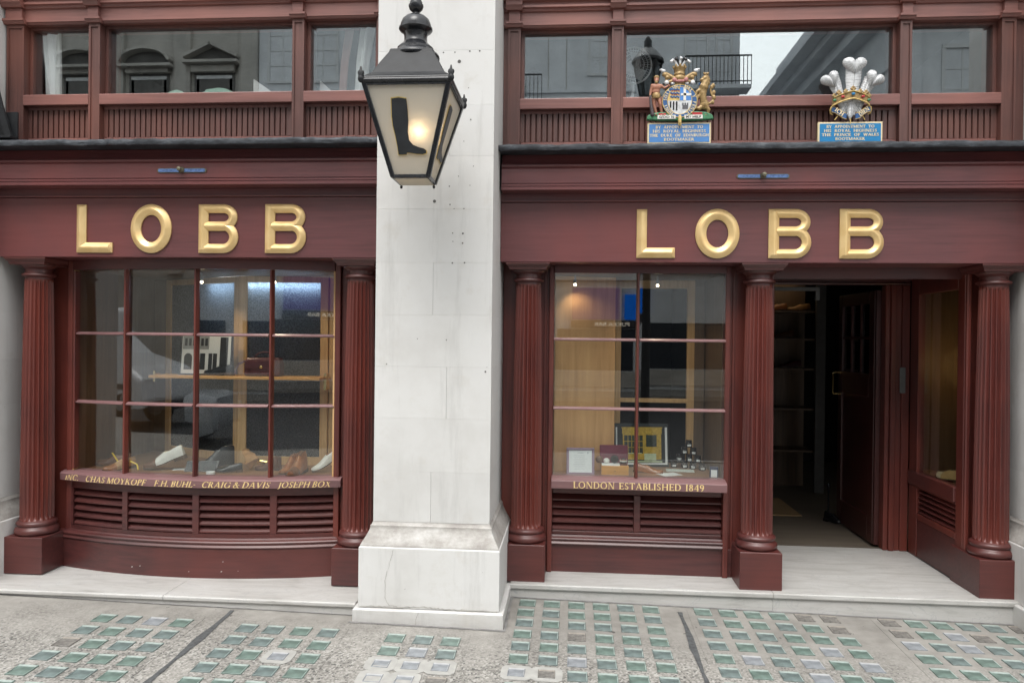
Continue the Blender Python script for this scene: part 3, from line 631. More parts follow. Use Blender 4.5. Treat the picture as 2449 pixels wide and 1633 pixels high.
# ------------------------------------------------------------------ shopfront pieces
def column(parent, cx, cy):
    col = sub(parent, 'column')
    put(MB().box(cx-.135, cx+.135, cy-.138, cy+.24, .078, .322), 'pedestal', mah_h, parent=col, bevel=.003)
    bs = [(.118, .323), (.127, .327), (.133, .336), (.135, .347), (.132, .360), (.124, .370), (.117, .374), (.115, .379), (.117, .384), (.122, .390), (.1235, .398), (.121, .406), (.114, .412), (.108, .4145), (.104, .418)]
    put(MB().lathe(bs, (cx, cy, 0), 48), 'column_base', mah_h, parent=col, smooth=40)
    NF, K = 20, 8
    def fl(r, z, t):
        f = (t*NF) % 1.0
        e0 = max(0, min(1, (z-.422)/.03)); e1 = max(0, min(1, (2.046-z)/.02))
        a = min(1, e0**.5 if e0 < 1 else 1, e1**.5 if e1 < 1 else 1)
        if f < .22: return r
        g = (f-.22)/.78
        return r-.0175*r/.1*math.sin(math.pi*g)**.8*a
    zs = [.416, .4225, .425, .431, .44, .453] + [.453+(2.026-.453)*i/10 for i in range(1, 11)] + [2.034, 2.041, 2.0455, 2.052]
    sh = []
    for z in zs:
        k = (z-.42)/(2.05-.42); r = .1025-.0175*k-.004*math.sin(math.pi*k)*-1
        sh.append((r, z))
    put(MB().lathe(sh, (cx, cy, 0), NF*K, fl), 'shaft', mah_v, parent=col, smooth=50)
    cp = [(.084, 2.051), (.084, 2.066), (.092, 2.069), (.101, 2.074), (.1035, 2.081), (.101, 2.089), (.092, 2.093), (.085, 2.095), (.084, 2.120), (.089, 2.126), (.099, 2.133), (.106, 2.139), (.109, 2.146)]
    put(MB().lathe(cp, (cx, cy, 0), 48), 'capital', mah_h, parent=col, smooth=35)
    def sq(e, z): return [(cx-e, cy-e, z), (cx+e, cy-e, z), (cx+e, cy+e+.1, z), (cx-e, cy+e+.1, z)]
    put(MB().loft([sq(.120, 2.147), sq(.124, 2.153), sq(.125, 2.160), sq(.129, 2.166), sq(.137, 2.173), sq(.142, 2.180), sq(.145, 2.184), sq(.145, 2.1935)]), 'abacus', mah_h, parent=col)
    return col
def entablature(parent, x0, x1, dy, lab=''):
    P = lambda pr: [(y+dy, z) for y, z in pr]
    put(MB().px(P([(-.003, 2.195), (-.003, 2.585), (.005, 2.587), (.3, 2.587), (.3, 2.195)]), x0, x1), 'fascia', mah_f, parent=parent, bevel=.002)
    put(MB().px(P([(-.012, 2.588), (-.016, 2.592), (-.016, 2.600), (-.004, 2.603), (-.004, 2.644), (.3, 2.644), (.3, 2.588)]), x0, x1), 'frieze_moulding', mah_f, parent=parent)
    c = [(.3, 2.645), (-.118, 2.645), (-.122, 2.648), (-.122, 2.664), (-.114, 2.667), (-.114, 2.671), (-.118, 2.673), (-.118, 2.683), (-.104, 2.687), (-.104, 2.690), (-.108, 2.693), (-.108, 2.784), (-.104, 2.790), (-.100, 2.793), (-.108, 2.799), (-.112, 2.803), (-.112, 2.810), (-.104, 2.815), (-.094, 2.822), (-.082, 2.840), (-.072, 2.862), (-.066, 2.8845), (.3, 2.8845)]
    put(MB().px(P(c), x0+.012, x1), 'cornice', mah_f, parent=parent)
    mb = MB(); n = 150; rings = []
    for i in range(n+1):
        x = x0+(x1-x0)*i/n; j = mnoise.noise(Vector((x*5, dy*9, 0)))*.007+mnoise.noise(Vector((x*23, 3, dy)))*.005
        pr = [(.06, 2.886), (-.185, 2.886), (-.195, 2.880+j), (-.204+j, 2.884+j), (-.208+j, 2.900), (-.203, 2.916+j*.7), (-.19, 2.922+j), (.0, 2.944), (.09, 2.95)]
        rings.append([(x, y+dy, z) for y, z in pr])
    put(mb.loft(rings), 'lead_flashing', lead, parent=parent, smooth=40)
def upper(parent, x0, x1, dy, pil, wins):
    # pil: list of (x0,x1) pilasters; wins: list of (x0,x1)
    for a, b in pil:
        p = sub(parent, 'pilaster')
        m = MB().px([(.06+dy, 2.951), (.06+dy, 3.765), (.3+dy, 3.765), (.3+dy, 2.951)], a, a+.014); m.px([(.06+dy, 2.951), (.06+dy, 3.765), (.3+dy, 3.765), (.3+dy, 2.951)], b-.014, b)
        m.box(a+.0141, b-.0141, .068+dy, .29+dy, 2.953, 3.764)
        m.box(a+.0141, b-.0141, .0602+dy, .067+dy, 2.953, 2.985); m.box(a+.0141, b-.0141, .0602+dy, .067+dy, 3.742, 3.764)
        put(m, 'pilaster_shaft', mah_uv, parent=p)
        put(MB().px([(.045+dy, 3.7655), (.035+dy, 3.780), (.028+dy, 3.784), (.028+dy, 3.797), (.29+dy, 3.797), (.29+dy, 3.7655)], a-.014, b+.014), 'pilaster_cap', mah_u, parent=p)
        put(MB().box(a+.004, b-.004, .040+dy, .29+dy, 3.798, 3.868), 'frieze_block', mah_u, parent=p, bevel=.002)
        put(MB().px([(.02+dy, 3.8685), (.008+dy, 3.885), (-.002+dy, 3.895), (-.002+dy, 3.925), (-.03+dy, 3.94), (-.03+dy, 4.02), (.29+dy, 4.02), (.29+dy, 3.8685)], a-.012, b+.012), 'frieze_cap', mah_u, parent=p)
    put(MB().px([(.075+dy, 3.768), (.066+dy, 3.778), (.06+dy, 3.781), (.06+dy, 3.795), (.067+dy, 3.798), (.067+dy, 3.866), (.055+dy, 3.870), (.05+dy, 3.884), (.035+dy, 3.89), (.035+dy, 3.905), (.045+dy, 3.906), (.045+dy, 3.925), (.02+dy, 3.932), (.02+dy, 4.019), (.28+dy, 4.019), (.28+dy, 3.768)], x0, x1), 'upper_frieze', mah_u, parent=parent)
    for a, b in wins:
        w = sub(parent, 'upper_window')
        fr = MB(); e = .022
        fr.box(a, a+e, .12+dy, .2+dy, 3.29, 3.767); fr.box(b-e, b, .12+dy, .2+dy, 3.29, 3.767); fr.box(a+e, b-e, .121+dy, .199+dy, 3.748, 3.767); fr.box(a+e, b-e, .121+dy, .199+dy, 3.290, 3.304)
        put(fr, 'frame', mah_uv, parent=w)
        put(MB().box(a+e, b-e, .150+dy, .154+dy, 3.3045, 3.7475), 'pane', glass_up, parent=w)
        put(MB().px([(.058+dy, 3.220), (.056+dy, 3.224), (.056+dy, 3.288), (.064+dy, 3.293), (.2+dy, 3.2935), (.2+dy, 3.220)], a-.002, b+.002), 'sill_rail', mah_u, parent=w, bevel=.002)
        # fluted apron
        per = .0372; n = max(1, int((b-a-.02)/per)); s0 = a+(b-a-n*per)/2
        pl = [(a, .30+dy), (a, .105+dy)]
        for i in range(n):
            x = s0+i*per
            pl += [(x+.004, .105+dy), (x+.0055, .118+dy), (x+.0095, .121+dy), (x+.0135, .118+dy), (x+.015, .105+dy)]
        pl += [(b, .105+dy), (b, .30+dy)]
        put(MB().pz(pl, 3.012, 3.200), 'fluted_apron', mah_uv, parent=w)
        r2 = MB().px([(.1045+dy, 2.951), (.1045+dy, 3.0115), (.25+dy, 3.0115), (.25+dy, 2.951)], a, b)
        put(r2, 'bottom_rail', mah_u, parent=w, bevel=.004)
        put(MB().box(a, b, .104+dy, .25+dy, 3.2005, 3.2195), 'top_rail', mah_u, parent=w)
def louvres(parent, x0, x1, z0, z1, fy, n=5, depth=0.0, along='X'):
    g_ = sub(parent, 'louvre_panel')
    h = (z1-z0)/n
    for i in range(n):
        zt = z0+h*i
        pr = [(.004, zt+.003), (.004, zt+.013), (.046, zt+h*.93), (.052, zt+h*.93-.008), (.012, zt+.001)]
        pr = [(d+random.uniform(-.0008, .0008), z) for d, z in pr]
        if along == 'X': put(MB().bowx(pr, fy, x0, x1, 6), 'slat', mah_h, parent=g_)
        else: put(MB().loft([[(fy+d, y, z) for d, z in pr] for y in (x0, x1)]), 'slat', mah_h, parent=g_)
    # dark back board
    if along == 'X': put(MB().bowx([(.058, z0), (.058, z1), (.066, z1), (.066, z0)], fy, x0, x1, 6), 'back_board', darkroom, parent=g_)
    else: put(MB().box(fy+.058, fy+.066, x0, x1, z0, z1), 'back_board', darkroom, parent=g_)
    return g_
def sill_text(body, xa, xb, zc, h, fy, dy, shear=0.0, sp=1.0, word=1.0):
    mb = serif_mb(body, h=h, w=xb-xa, ext=.0012, shear=shear, word=word)
    return mb.xf(lambda p: Vector((p.x+(xa+xb)/2, p.y+fy(p.x+(xa+xb)/2)+dy, p.z+zc)))

# ================================================================== right shopfront
SR = thing('shopfront', (1.2, .3, .08), 'dark red mahogany shopfront with open doorway and three fluted columns, right of the pier', 'shopfront', 'mahogany shopfronts')
for cx in (-.295, 1.238, 2.725): column(SR, cx, .138)
entablature(SR, -.477, 2.870, 0)
upper(SR, -.477, 2.870, 0, [(-.448, -.363), (.243, .321), (2.088, 2.161), (2.712, 2.800)], [(-.362, .242), (.322, 2.087), (2.162, 2.711)])
put(MB().box(-.477, -.4485, .085, .3, 2.952, 3.766), 'side_strip', mah_uv, parent=SR); put(MB().box(2.8005, 2.870, .10, .3, 2.952, 3.766), 'side_strip', mah_uv, parent=SR)
flat = lambda x: 0.0
jm = MB()
jm.box(-.477, -.155, .262, .36, .08, 2.194); jm.box(-.1545, -.122, .225, .36, .08, 2.194); jm.box(-.190, -.172, .252, .2618, .08, 2.194)
put(jm, 'jamb', mah_v, parent=SR, bevel=.003)
jm = MB(); jm.box(1.038, 1.072, .225, .36, .08, 2.194); jm.box(1.0725, 1.37, .262, .36, .08, 2.194); jm.box(1.09, 1.108, .252, .2618, .08, 2.194)
put(jm, 'jamb', mah_v, parent=SR, bevel=.003)
WX = [-.121, .449, 1.037]; WZ = [.752, 1.215, 1.687, 2.142]
win = sub(SR, 'shop_window')
put(MB().box(-.121, 1.037, .20, .30, 2.142, 2.194), 'head_rail', mah_h, parent=win, bevel=.002)
def bar_v(x, z0, z1, fy, w=.024):
    y = fy(x)
    return MB().pz([(x-w/2, y+.03), (x-w/2, y+.012), (x-.006, y-.016), (x+.006, y-.016), (x+w/2, y+.012), (x+w/2, y+.03)], z0, z1)
put(bar_v(.449, .752, 2.1415, lambda x: .2), 'glazing_bar', mah_v, parent=win)
for z in WZ[1:3]:
    for xa, xb in ((-.120, .437), (.461, 1.036)):
        put(MB().px([(.23, z-.011), (.21, z-.011), (.182, z-.007), (.182, z-.001), (.205, z+.010), (.23, z+.011)], xa, xb), 'glazing_bar', mah_sill, parent=win)
for i in range(2):
    for j in range(3):
        xa, xb = (WX[0]+.001 if i == 0 else .449+.0125), (.449-.0125 if i == 0 else WX[2]-.001)
        za, zb = WZ[j]+(.012 if j else .0), WZ[j+1]-(.012 if j < 2 else 0)
        t1, t2 = random.uniform(-.0015, .0015), random.uniform(-.0015, .0015)
        put(MB().loft([[(xa, .218-t1-t2, za), (xb, .218+t1-t2, za), (xb, .218+t1+t2, zb), (xa, .218-t1+t2, zb)], [(xa, .222-t1-t2, za), (xb, .222+t1-t2, za), (xb, .222+t1+t2, zb), (xa, .222-t1+t2, zb)]]), 'pane', glass_lo, parent=win)
sl = put(MB().px([(.28, .672), (.150, .672), (.138, .676), (.135, .728), (.150, .738), (.200, .750), (.28, .752)], -.127, 1.046), 'window_sill', mah_sill, parent=SR, bevel=.002)
put(sill_text('LONDON ESTABLISHED 1849', .022, .893, .704, .044, flat, .1362, word=1.6), 'lettering', goldpaint, parent=sl, kind='stuff')
f_ = MB(); f_.box(-.121, 1.037, .262, .30, .618, .671); f_.box(-.121, 1.037, .262, .30, .335, .360); f_.box(.440, .487, .2615, .30, .3605, .6175)
put(f_, 'louvre_frame', mah_h, parent=SR, bevel=.004)
louvres(SR, -.119, .439, .362, .616, lambda x: .266); louvres(SR, .488, 1.036, .362, .616, lambda x: .266)
put(MB().px([(.30, .268), (.242, .268), (.232, .272), (.228, .279), (.233, .287), (.238, .292), (.238, .300), (.232, .303), (.230, .310), (.236, .318), (.250, .323), (.256, .334), (.30, .334)], -.155, 1.072), 'stall_moulding', mah_h, parent=SR, smooth=35)
put(MB().box(-.160, 1.102, .250, .34, .078, .2675), 'stallriser', mah_h, parent=SR, bevel=.002)

# recess of the doorway
put(MB().box(1.371, 2.604, .31, 1.09, 2.196, 2.24), 'lobby_ceiling', mah_h, parent=SR)
put(MB().box(1.372, 2.6035, .3005, .309, 2.12, 2.2), 'lobby_head', mah_h, parent=SR)
df = sub(SR, 'door_frame')
m_ = MB()
m_.box(1.370, 1.47, 1.085, 1.16, .08, 2.20); put(m_, 'jamb', mah_v, parent=df, bevel=.004)
m_ = MB(); m_.box(2.425, 2.46, 1.075, 1.16, .08, 2.134); m_.box(2.4605, 2.50, 1.055, 1.16, .08, 2.134); m_.box(2.5005, 2.545, 1.072, 1.16, .08, 2.134); m_.box(2.5455, 2.604, 1.062, 1.16, .08, 2.134)
put(m_, 'jamb', mah_v, parent=df, bevel=.004)
put(MB().px([(1.06, 2.137), (1.055, 2.145), (1.07, 2.155), (1.07, 2.165), (1.05, 2.172), (1.045, 2.195), (1.16, 2.195), (1.16, 2.137)], 1.471, 2.604), 'head', mah_h, parent=df)
put(MB().box(2.528, 2.572, 1.056, 1.0615, 1.30, 1.50), 'entry_panel', closerm, parent=SR, bevel=.002)
# left return of the lobby
put(MB().box(1.330, 1.370, .361, 1.16, .08, 2.194), 'lobby_side', mah_v, parent=SR)
# side display window on the right of the lobby
sw = sub(SR, 'side_window')
X = 2.605
m_ = MB(); m_.box(X, X+.05, .925, 1.054, .60, 2.194); m_.box(X, X+.05, .252, .345, .08, 2.194); m_.box(X, X+.05, .345, .925, 2.055, 2.194)
put(m_, 'frame', mah_v, parent=sw, bevel=.004)
put(MB().box(X+.025, X+.029, .345, .925, .718, 2.054), 'pane', glass_lo, parent=sw)
put(MB().box(X-.012, X+.06, .346, 1.055, .612, .716), 'sill_rail', mah_h, parent=sw, bevel=.006)
m_ = MB(); m_.box(X, X+.04, .921, 1.055, .08, .611); m_.box(X+.0005, X+.04, .346, .920, .362, .408); m_.box(X+.0005, X+.04, .346, .920, .598, .611)
put(m_, 'louvre_frame', mah_v, parent=sw, bevel=.003)
louvres(SR, .347, .919, .409, .597, X+.006, 5, along='Y')
put(MB().box(X+.006, X+.04, .346, .920, .08, .361), 'bottom_panel', mah_h, parent=sw, bevel=.003)
put(MB().box(X+.051, 2.871, .262, .35, .08, 2.194), 'jamb', mah_v, parent=SR, bevel=.003)
put(MB().box(X+.0005, X+.03, .222, .251, .08, 2.194), 'jamb_bead', mah_v, parent=SR, bevel=.006)
# the side window's own little display
put(MB().box(X+.061, 3.3, .351, 1.09, .69, .714), 'display_shelf', bedw, parent=sw)
put(MB().box(3.05, 3.09, .351, 1.09, .715, 2.19), 'back_panel', amberw, parent=sw)
put(MB().box(X+.061, 3.049, 1.06, 1.09, .715, 2.19), 'end_panel', brownw, parent=sw)
lampf = thing('display_lamp', (2.80, .95, 2.02), 'small warm strip lamp glowing inside the narrow side window by the doorway', 'lamp')
put(MB().box(2.74, 2.90, .50, .54, 2.00, 2.04), 'housing', brass, parent=lampf)
put(MB().box(2.745, 2.895, .505, .535, 1.992, 1.9995), 'tube', emit('warm_strip', (1.0, .58, .16), 1.2), parent=lampf)
pl_ = bpy.data.lights.new('display_lamp_light', 'POINT'); pl_.energy = 0.42; pl_.color = (1.0, .60, .20); pl_.shadow_soft_size = .16
po = bpy.data.objects.new('display_lamp_light', pl_); po.location = (.05, -.20, -.50); COL.objects.link(po); po.parent = lampf

# door leaf, opened inwards
dl = sub(SR, 'door')
m_ = MB()
x0, x1 = 2.385, 2.425; y0, y1 = 1.19, 1.99
m_.box(x0, x1, y0, y0+.11, .095, 2.10); m_.box(x0, x1, y1-.09, y1, .095, 2.10); m_.box(x0, x1, y0+.11, y1-.09, .095, .30); m_.box(x0, x1, y0+.11, y1-.09, 1.245, 1.435); m_.box(x0, x1, y0+.11, y1-.09, 2.0, 2.10)
put(m_, 'rails_and_stiles', door_wood, parent=dl, bevel=.006, seg=2)
put(MB().box(x0+.016, x1-.012, y0+.105, y1-.085, .295, 1.25), 'panel', door_wood, parent=dl)
put(MB().box(x0+.018, x0+.022, y0+.105, y1-.085, 1.43, 2.005), 'pane', glass_dk, parent=dl)
for yy in (1.49, 1.70): put(MB().box(x0+.004, x1-.004, yy-.010, yy+.010, 1.4355, 1.9995), 'glazing_bar', door_wood, parent=dl)
put(MB().box(x0+.005, x1-.005, y0+.1105, y1-.0905, 1.715, 1.735), 'glazing_bar', door_wood, parent=dl)
put(MB().tube([(2.385, 1.95, 1.42), (2.335, 1.95, 1.42), (2.325, 1.95, 1.41), (2.325, 1.95, 1.24), (2.335, 1.95, 1.23), (2.385, 1.95, 1.23)], .008, 8), 'handle', brass, parent=dl, smooth=40)
put(MB().box(x0+.005, x1, 1.16, 1.1895, .10, 2.10), 'hinge_edge', door_wood, parent=dl)
put(MB().box(1.50, 1.965, 1.20, 1.24, 2.095, 2.125), 'door_closer', closerm, parent=SR, bevel=.003)
put(MB().box(1.935, 1.965, 1.20, 1.24, 2.02, 2.0945), 'closer_arm', closerm, parent=SR)

# shelf of display in the right window
bd = sub(SR, 'window_bed')
put(MB().box(-.120, 1.036, .301, .95, .715, .738), 'board', bedw, parent=bd)
put(MB().box(-.120, 1.036, .301, .95, 2.143, 2.16), 'soffit', brownw, parent=bd)
put(MB().quad((-.118, .43, .739), (.318, .56, .739), (.318, .56, 2.14), (-.118, .43, 2.14), -.02), 'sliding_panel', ply, parent=bd)
m_ = MB(); m_.box(.335, .375, .80, .85, .739, 2.14); m_.box(.872, .925, .80, .85, .739, 2.14); m_.box(.3755, .8715, .805, .85, 1.215, 1.245); m_.box(.3755, .8715, .806, .85, 2.08, 2.14)
put(m_, 'back_frame', oak, parent=bd)
put(MB().quad((1.034, .302, .739), (1.0, .95, .739), (1.0, .95, 2.14), (1.034, .302, 2.14), .012), 'side_panel', brownw, parent=bd)
put(MB().box(.9255, .999, .80, .85, .739, 2.14), 'side_post', brownw, parent=bd)

# ================================================================== left shopfront with the bow window
LY = -.22
SL = thing('shopfront', (-2.5, .1, .075), 'dark red mahogany shopfront with a bow window of twelve panes, left of the pier', 'shopfront', 'mahogany shopfronts')
for cx in (-3.642, -1.397): column(SL, cx, -.082)
entablature(SL, -3.840, -1.192, LY)
upper(SL, -3.840, -1.192, LY, [(-3.832, -3.708), (-3.249, -3.170), (-1.848, -1.769), (-1.285, -1.20)], [(-3.707, -3.250), (-3.169, -1.849), (-1.768, -1.286)])
bow = lambda x: -.155*(1-min(1, abs((x+2.53)/.985))**2)
def jb(xa, xb):
    m_ = MB(); m_.box(xa, xb, .045, .14, .075, 2.194); return m_
m_ = jb(-3.840, -3.50); m_.box(-3.4995, -3.462, .012, .14, .075, 2.194); m_.box(-3.452, -3.438, .0, .06, .75, 2.12); put(m_, 'jamb', mah_v, parent=SL, bevel=.003)
m_ = jb(-1.560, -1.192); m_.box(-1.598, -1.5605, .012, .14, .075, 2.194); put(m_, 'jamb', mah_v, parent=SL, bevel=.003)
XA, XB = -3.461, -1.599
gl = lambda x: bow(x)+.052
bw = sub(SL, 'bow_window')
put(MB().bowx([(-.03, 2.130), (-.03, 2.194), (.06, 2.194), (.06, 2.130)], gl, XA, XB), 'head_rail', mah_h, parent=bw)
MX = [XA+.012, -3.030, -2.515, -2.012, XB-.004]
for x in MX[1:4]: put(bar_v(x, .738, 2.1295, gl, .026), 'glazing_bar', mah_v, parent=bw)
for x in (XA+.006, XB-.006): put(MB().box(x-.006, x+.006, gl(x)-.012, gl(x)+.03, .738, 2.1295), 'edge_bead', oak, parent=bw)
LZ = [.738, 1.215, 1.690, 2.130]
for z in LZ[1:3]:
    for i in range(4):
        xa, xb = MX[i]+(.013 if i else -.008), MX[i+1]-(.013 if i < 3 else .0)
        put(MB().bowx([(.03, z-.011), (.01, z-.011), (-.018, z-.007), (-.018, z-.001), (.005, z+.010), (.03, z+.011)], gl, xa, xb, 6), 'glazing_bar', mah_sill, parent=bw)
for i in range(4):
    for j in range(3):
        xa, xb = MX[i]+(.0135 if i else 0), MX[i+1]-(.0135 if i < 3 else 0.003)
        za, zb = LZ[j]+(.0115 if j else 0), LZ[j+1]-(.0115 if j < 2 else .0005)
        ya, yb = gl(xa)+.02, gl(xb)+.02; t1 = random.uniform(-.002, .002); t2 = random.uniform(-.0015, .0015)
        put(MB().loft([[(xa, ya+t1+e, za), (xb, yb+t1+t2+e, za), (xb, yb-t1+t2+e, zb), (xa, ya-t1+e, zb)] for e in (0, .004)]), 'pane', glass_lo, parent=bw)
sl = put(MB().bowx([(.13, .672), (.000, .672), (-.020, .676), (-.024, .722), (-.008, .732), (.03, .738), (.13, .739)], bow, -3.522, -1.538), 'window_sill', mah_sill, parent=SL)
for tx, a, b in (('INC.', -3.478, -3.36), ('CHAS MOYKOPF', -3.292, -2.812), ('F.H. BUHL-', -2.762, -2.470), ('CRAIG & DAVIS', -2.424, -1.976), ('JOSEPH BOX', -1.934, -1.592)):
    put(sill_text(tx, a, b, .700, .040, bow, -.0222, .30), 'lettering', goldpaint, parent=sl, kind='stuff')
m_ = MB(); m_.bowx([(.03, .618), (.03, .671), (.09, .671), (.09, .618)], bow, -3.49, -1.57); m_.bowx([(.03, .335), (.03, .360), (.09, .360), (.09, .335)], bow, -3.49, -1.57)
for xa, xb in ((-3.49, -3.443), (-3.030, -2.990), (-2.515, -2.472), (-2.000, -1.957), (-1.583, -1.57)):
    m_.bowx([(.029, .3605), (.029, .6175), (.09, .6175), (.09, .3605)], bow, xa, xb, 3)
put(m_, 'louvre_frame', mah_h, parent=SL)
for xa, xb in ((-3.442, -3.031), (-2.989, -2.516), (-2.471, -2.001), (-1.956, -1.584)): louvres(SL, xa, xb, .362, .616, lambda x: bow(x)+.034)
put(MB().bowx([(.09, .268), (.004, .268), (-.006, .272), (-.010, .279), (-.005, .287), (.0, .292), (.0, .300), (-.006, .303), (-.008, .310), (-.002, .318), (.018, .323), (.024, .334), (.09, .334)], bow, -3.512, -1.548), 'stall_moulding', mah_h, parent=SL, smooth=35)
put(MB().bowx([(0, .073), (0, .2675), (.09, .2675), (.09, .073)], bow, -3.512, -1.548), 'stallriser', mah_h, parent=SL, smooth=35)
chip = MB()
for x, z, r in ((-2.93, .125, .006), (-2.87, .135, .005), (-2.52, .115, .004), (-2.29, .185, .004), (-2.30, .12, .006), (-2.19, .125, .003)):
    y = bow(x)-.0004
    chip.add([(x-r, y-.001, z-r*.5), (x+r*.7, y-.001, z-r*.3), (x+r, y-.001, z+r*.5), (x-r*.3, y-.001, z+r*.6)], [(0, 1, 2, 3)])
put(chip, 'paint_chip', stone, parent=SL, kind='stuff')
# window bed, screens and shelf of the bow window
bd = sub(SL, 'window_bed')
poly = [(-3.45, .085)]+[(XA+(XB-XA)*i/16, bow(XA+(XB-XA)*i/16)+.132) for i in range(17)]+[(-1.60, .56), (-2.45, .56), (-3.45, 1.02)]
put(MB().pz(poly, .700, .728), 'board', bedw, parent=bd)
put(MB().pz(poly, 2.135, 2.16), 'soffit', brownw, parent=bd)
put(MB().quad((-3.452, .06, .729), (-3.43, 1.0, .729), (-3.43, 1.0, 2.145), (-3.452, .06, 2.145), -.012), 'side_panel', brownw, parent=bd)
put(MB().quad((-1.602, .06, .729), (-1.70, .55, .729), (-1.70, .55, 2.145), (-1.602, .06, 2.145), .012), 'side_panel', ply, parent=bd)
def screen(ax, ay, bx, by, zt, parts):
    d = Vector((bx-ax, by-ay, 0)); L = d.length; d.normalize(); n = Vector((-d.y, d.x, 0))
    def q(mb, u0, u1, z0, z1, t0, t1):
        a = Vector((ax, ay, 0))
        c = [a+d*u+n*t for u, t in ((u0, t0), (u1, t0), (u1, t1), (u0, t1))]
        mb.loft([[(p.x, p.y, z0) for p in c], [(p.x, p.y, z1) for p in c]])
    fr = MB(); q(fr, 0, .065, .729, 2.13, 0, .035); q(fr, L-.06, L, .729, 2.13, 0, .035); q(fr, .065, L-.06, .729, .79, 0, .035); q(fr, .065, L-.06, 2.085, 2.13, 0, .035)
    put(fr, 'screen_frame', oak, parent=bd, bevel=.003)
    pm = MB(); q(pm, .065, L-.06, .79, 2.085, .014, .020); put(pm, 'screen_glass', ripple, parent=bd)
screen(-3.30, .93, -2.49, .50, 2.13, 0)
screen(-2.48, .47, -1.80, .49, 2.13, 0)
put(MB().box(-1.795, -1.71, .50, .53, .729, 2.13), 'side_post', oak, parent=bd)
put(MB().quad((-3.44, 1.0, .729), (-3.301, .96, .729), (-3.301, .96, 2.145), (-3.44, 1.0, 2.145), -.012), 'corner_panel', brownw, parent=bd)

cl = thing('ceiling_light', (-2.3, .7, 2.06), 'cool white strip light glowing behind the rippled glass screens of the bow window', 'light')
for ax, ay, bx_, by_ in ((-2.78, .80, -2.50, .66), (-2.42, .58, -1.86, .60)):
    put(MB().tube([(ax, ay-.06, 2.065), (bx_, by_-.05, 2.065)], .013, 8), 'tube', emit('cool_tube', (.78, .88, 1.0), 24.0), parent=cl)
    put(MB().tube([(ax, ay-.06, 2.10), (bx_, by_-.05, 2.10)], .02, 4), 'fitting', steel, parent=cl)

# ------------------------------------------------------------------ raised gold letters
def stroke(mb, pts, w, h, closed=False, cap0=True, cap1=True):
    """sweep a chiselled section along a centre line in the (x,z) plane; h = height of the ridge"""
    pts = [Vector(p) for p in pts]; n = len(pts); rings = []
    prof = [(-1, 0), (-1, .32), (-.55, .74), (-.12, 1), (.12, 1), (.55, .74), (1, .32), (1, 0)]
    for i, p in enumerate(pts):
        if closed: a, b = pts[i-1], pts[(i+1) % n]
        else: a, b = pts[max(0, i-1)], pts[min(n-1, i+1)]
        d0 = (p-a).normalized() if (p-a).length > 1e-6 else (b-p).normalized(); d1 = (b-p).normalized() if (b-p).length > 1e-6 else d0
        n0 = Vector((-d0.y, d0.x)); n1 = Vector((-d1.y, d1.x)); nn = (n0+n1).normalized(); k = 1/max(.35, nn.dot(n0))
        rings.append([(p.x+nn.x*u*w/2*k, -hh*h, p.y+nn.y*u*w/2*k) for u, hh in prof])
    if not closed:                                   # hipped ends
        for end, s in ((0, 1), (-1, -1)):
            p = pts[end]; q = pts[1 if end == 0 else -2]; d = (q-p).normalized(); base = rings[end]
            inner = [(x+d.x*w*.30*(hh > .5)*s*s, y, z+d.y*w*.30*(hh > .5)) for (x, y, z), (u, hh) in zip(base, prof)]
            low = [(x, -min(.32, hh)*h, z) for (x, y, z), (u, hh) in zip(base, prof)]
            rings[end] = inner
            if end == 0: rings.insert(0, low)
            else: rings.append(low)
        mb.loft(rings, caps=True)
    else:
        rings.append(rings[0]); mb.loft(rings, caps=False)
    return mb
def arc(cx, cz, rx, rz, a0, a1, n=14): return [(cx+rx*math.cos(R(a0+(a1-a0)*i/n)), cz+rz*math.sin(R(a0+(a1-a0)*i/n))) for i in range(n+1)]
def letter(ch, w, H):
    mb = MB(); s = .066; e = s/2; hh = .030
    if ch == 'L': stroke(mb, [(e, H), (e, e), (w, e)], s, hh)
    if ch == 'O': stroke(mb, arc(w/2, H/2, w/2-e*1.02, H/2-e, 0, 360, 44)[:-1], s*1.06, hh, closed=True)
    if ch == 'B':
        stroke(mb, [(e, 0), (e, H)], s, hh)
        zm = H*.555; t = s*.86; r1 = (H-t/2-zm)/2; r2 = (zm-t/2)/2
        stroke(mb, [(e*.9, H-t/2), (w-.035-r1, H-t/2)]+arc(w-.042-r1, zm+r1, r1*1.15, r1, 90, -90)[1:]+[(w-.05-r1, zm), (e*.9, zm)], t, hh*.97)
        stroke(mb, [(e*.9, zm-.003), (w-t/2-r2, zm-.003)]+arc(w-t/2-r2, t/2+r2, r2*1.0, r2, 90, -90)[1:]+[(w-t/2-r2, t/2), (e*.9, t/2)], t*1.03, hh)
    return mb
for xs, dy, lab in ((((-3.272, .247, 'L'), (-2.898, .276, 'O'), (-2.436, .265, 'B'), (-1.989, .270, 'B')), LY, 'four raised gold letters on the fascia over the bow window'),
                    (((.415, .247, 'L'), (.793, .278, 'O'), (1.256, .267, 'B'), (1.700, .272, 'B')), 0.0, 'four raised gold letters on the fascia beside the open doorway')):
    t = thing('shop_sign', (xs[0][0]+.75, dy-.003, 2.223), lab, 'sign', 'raised gold shop signs')
    for x, w, ch in xs:
        put(at(letter(ch, w, .316), x, dy-.0035, 2.223), 'letter', gold, parent=t, smooth=22)

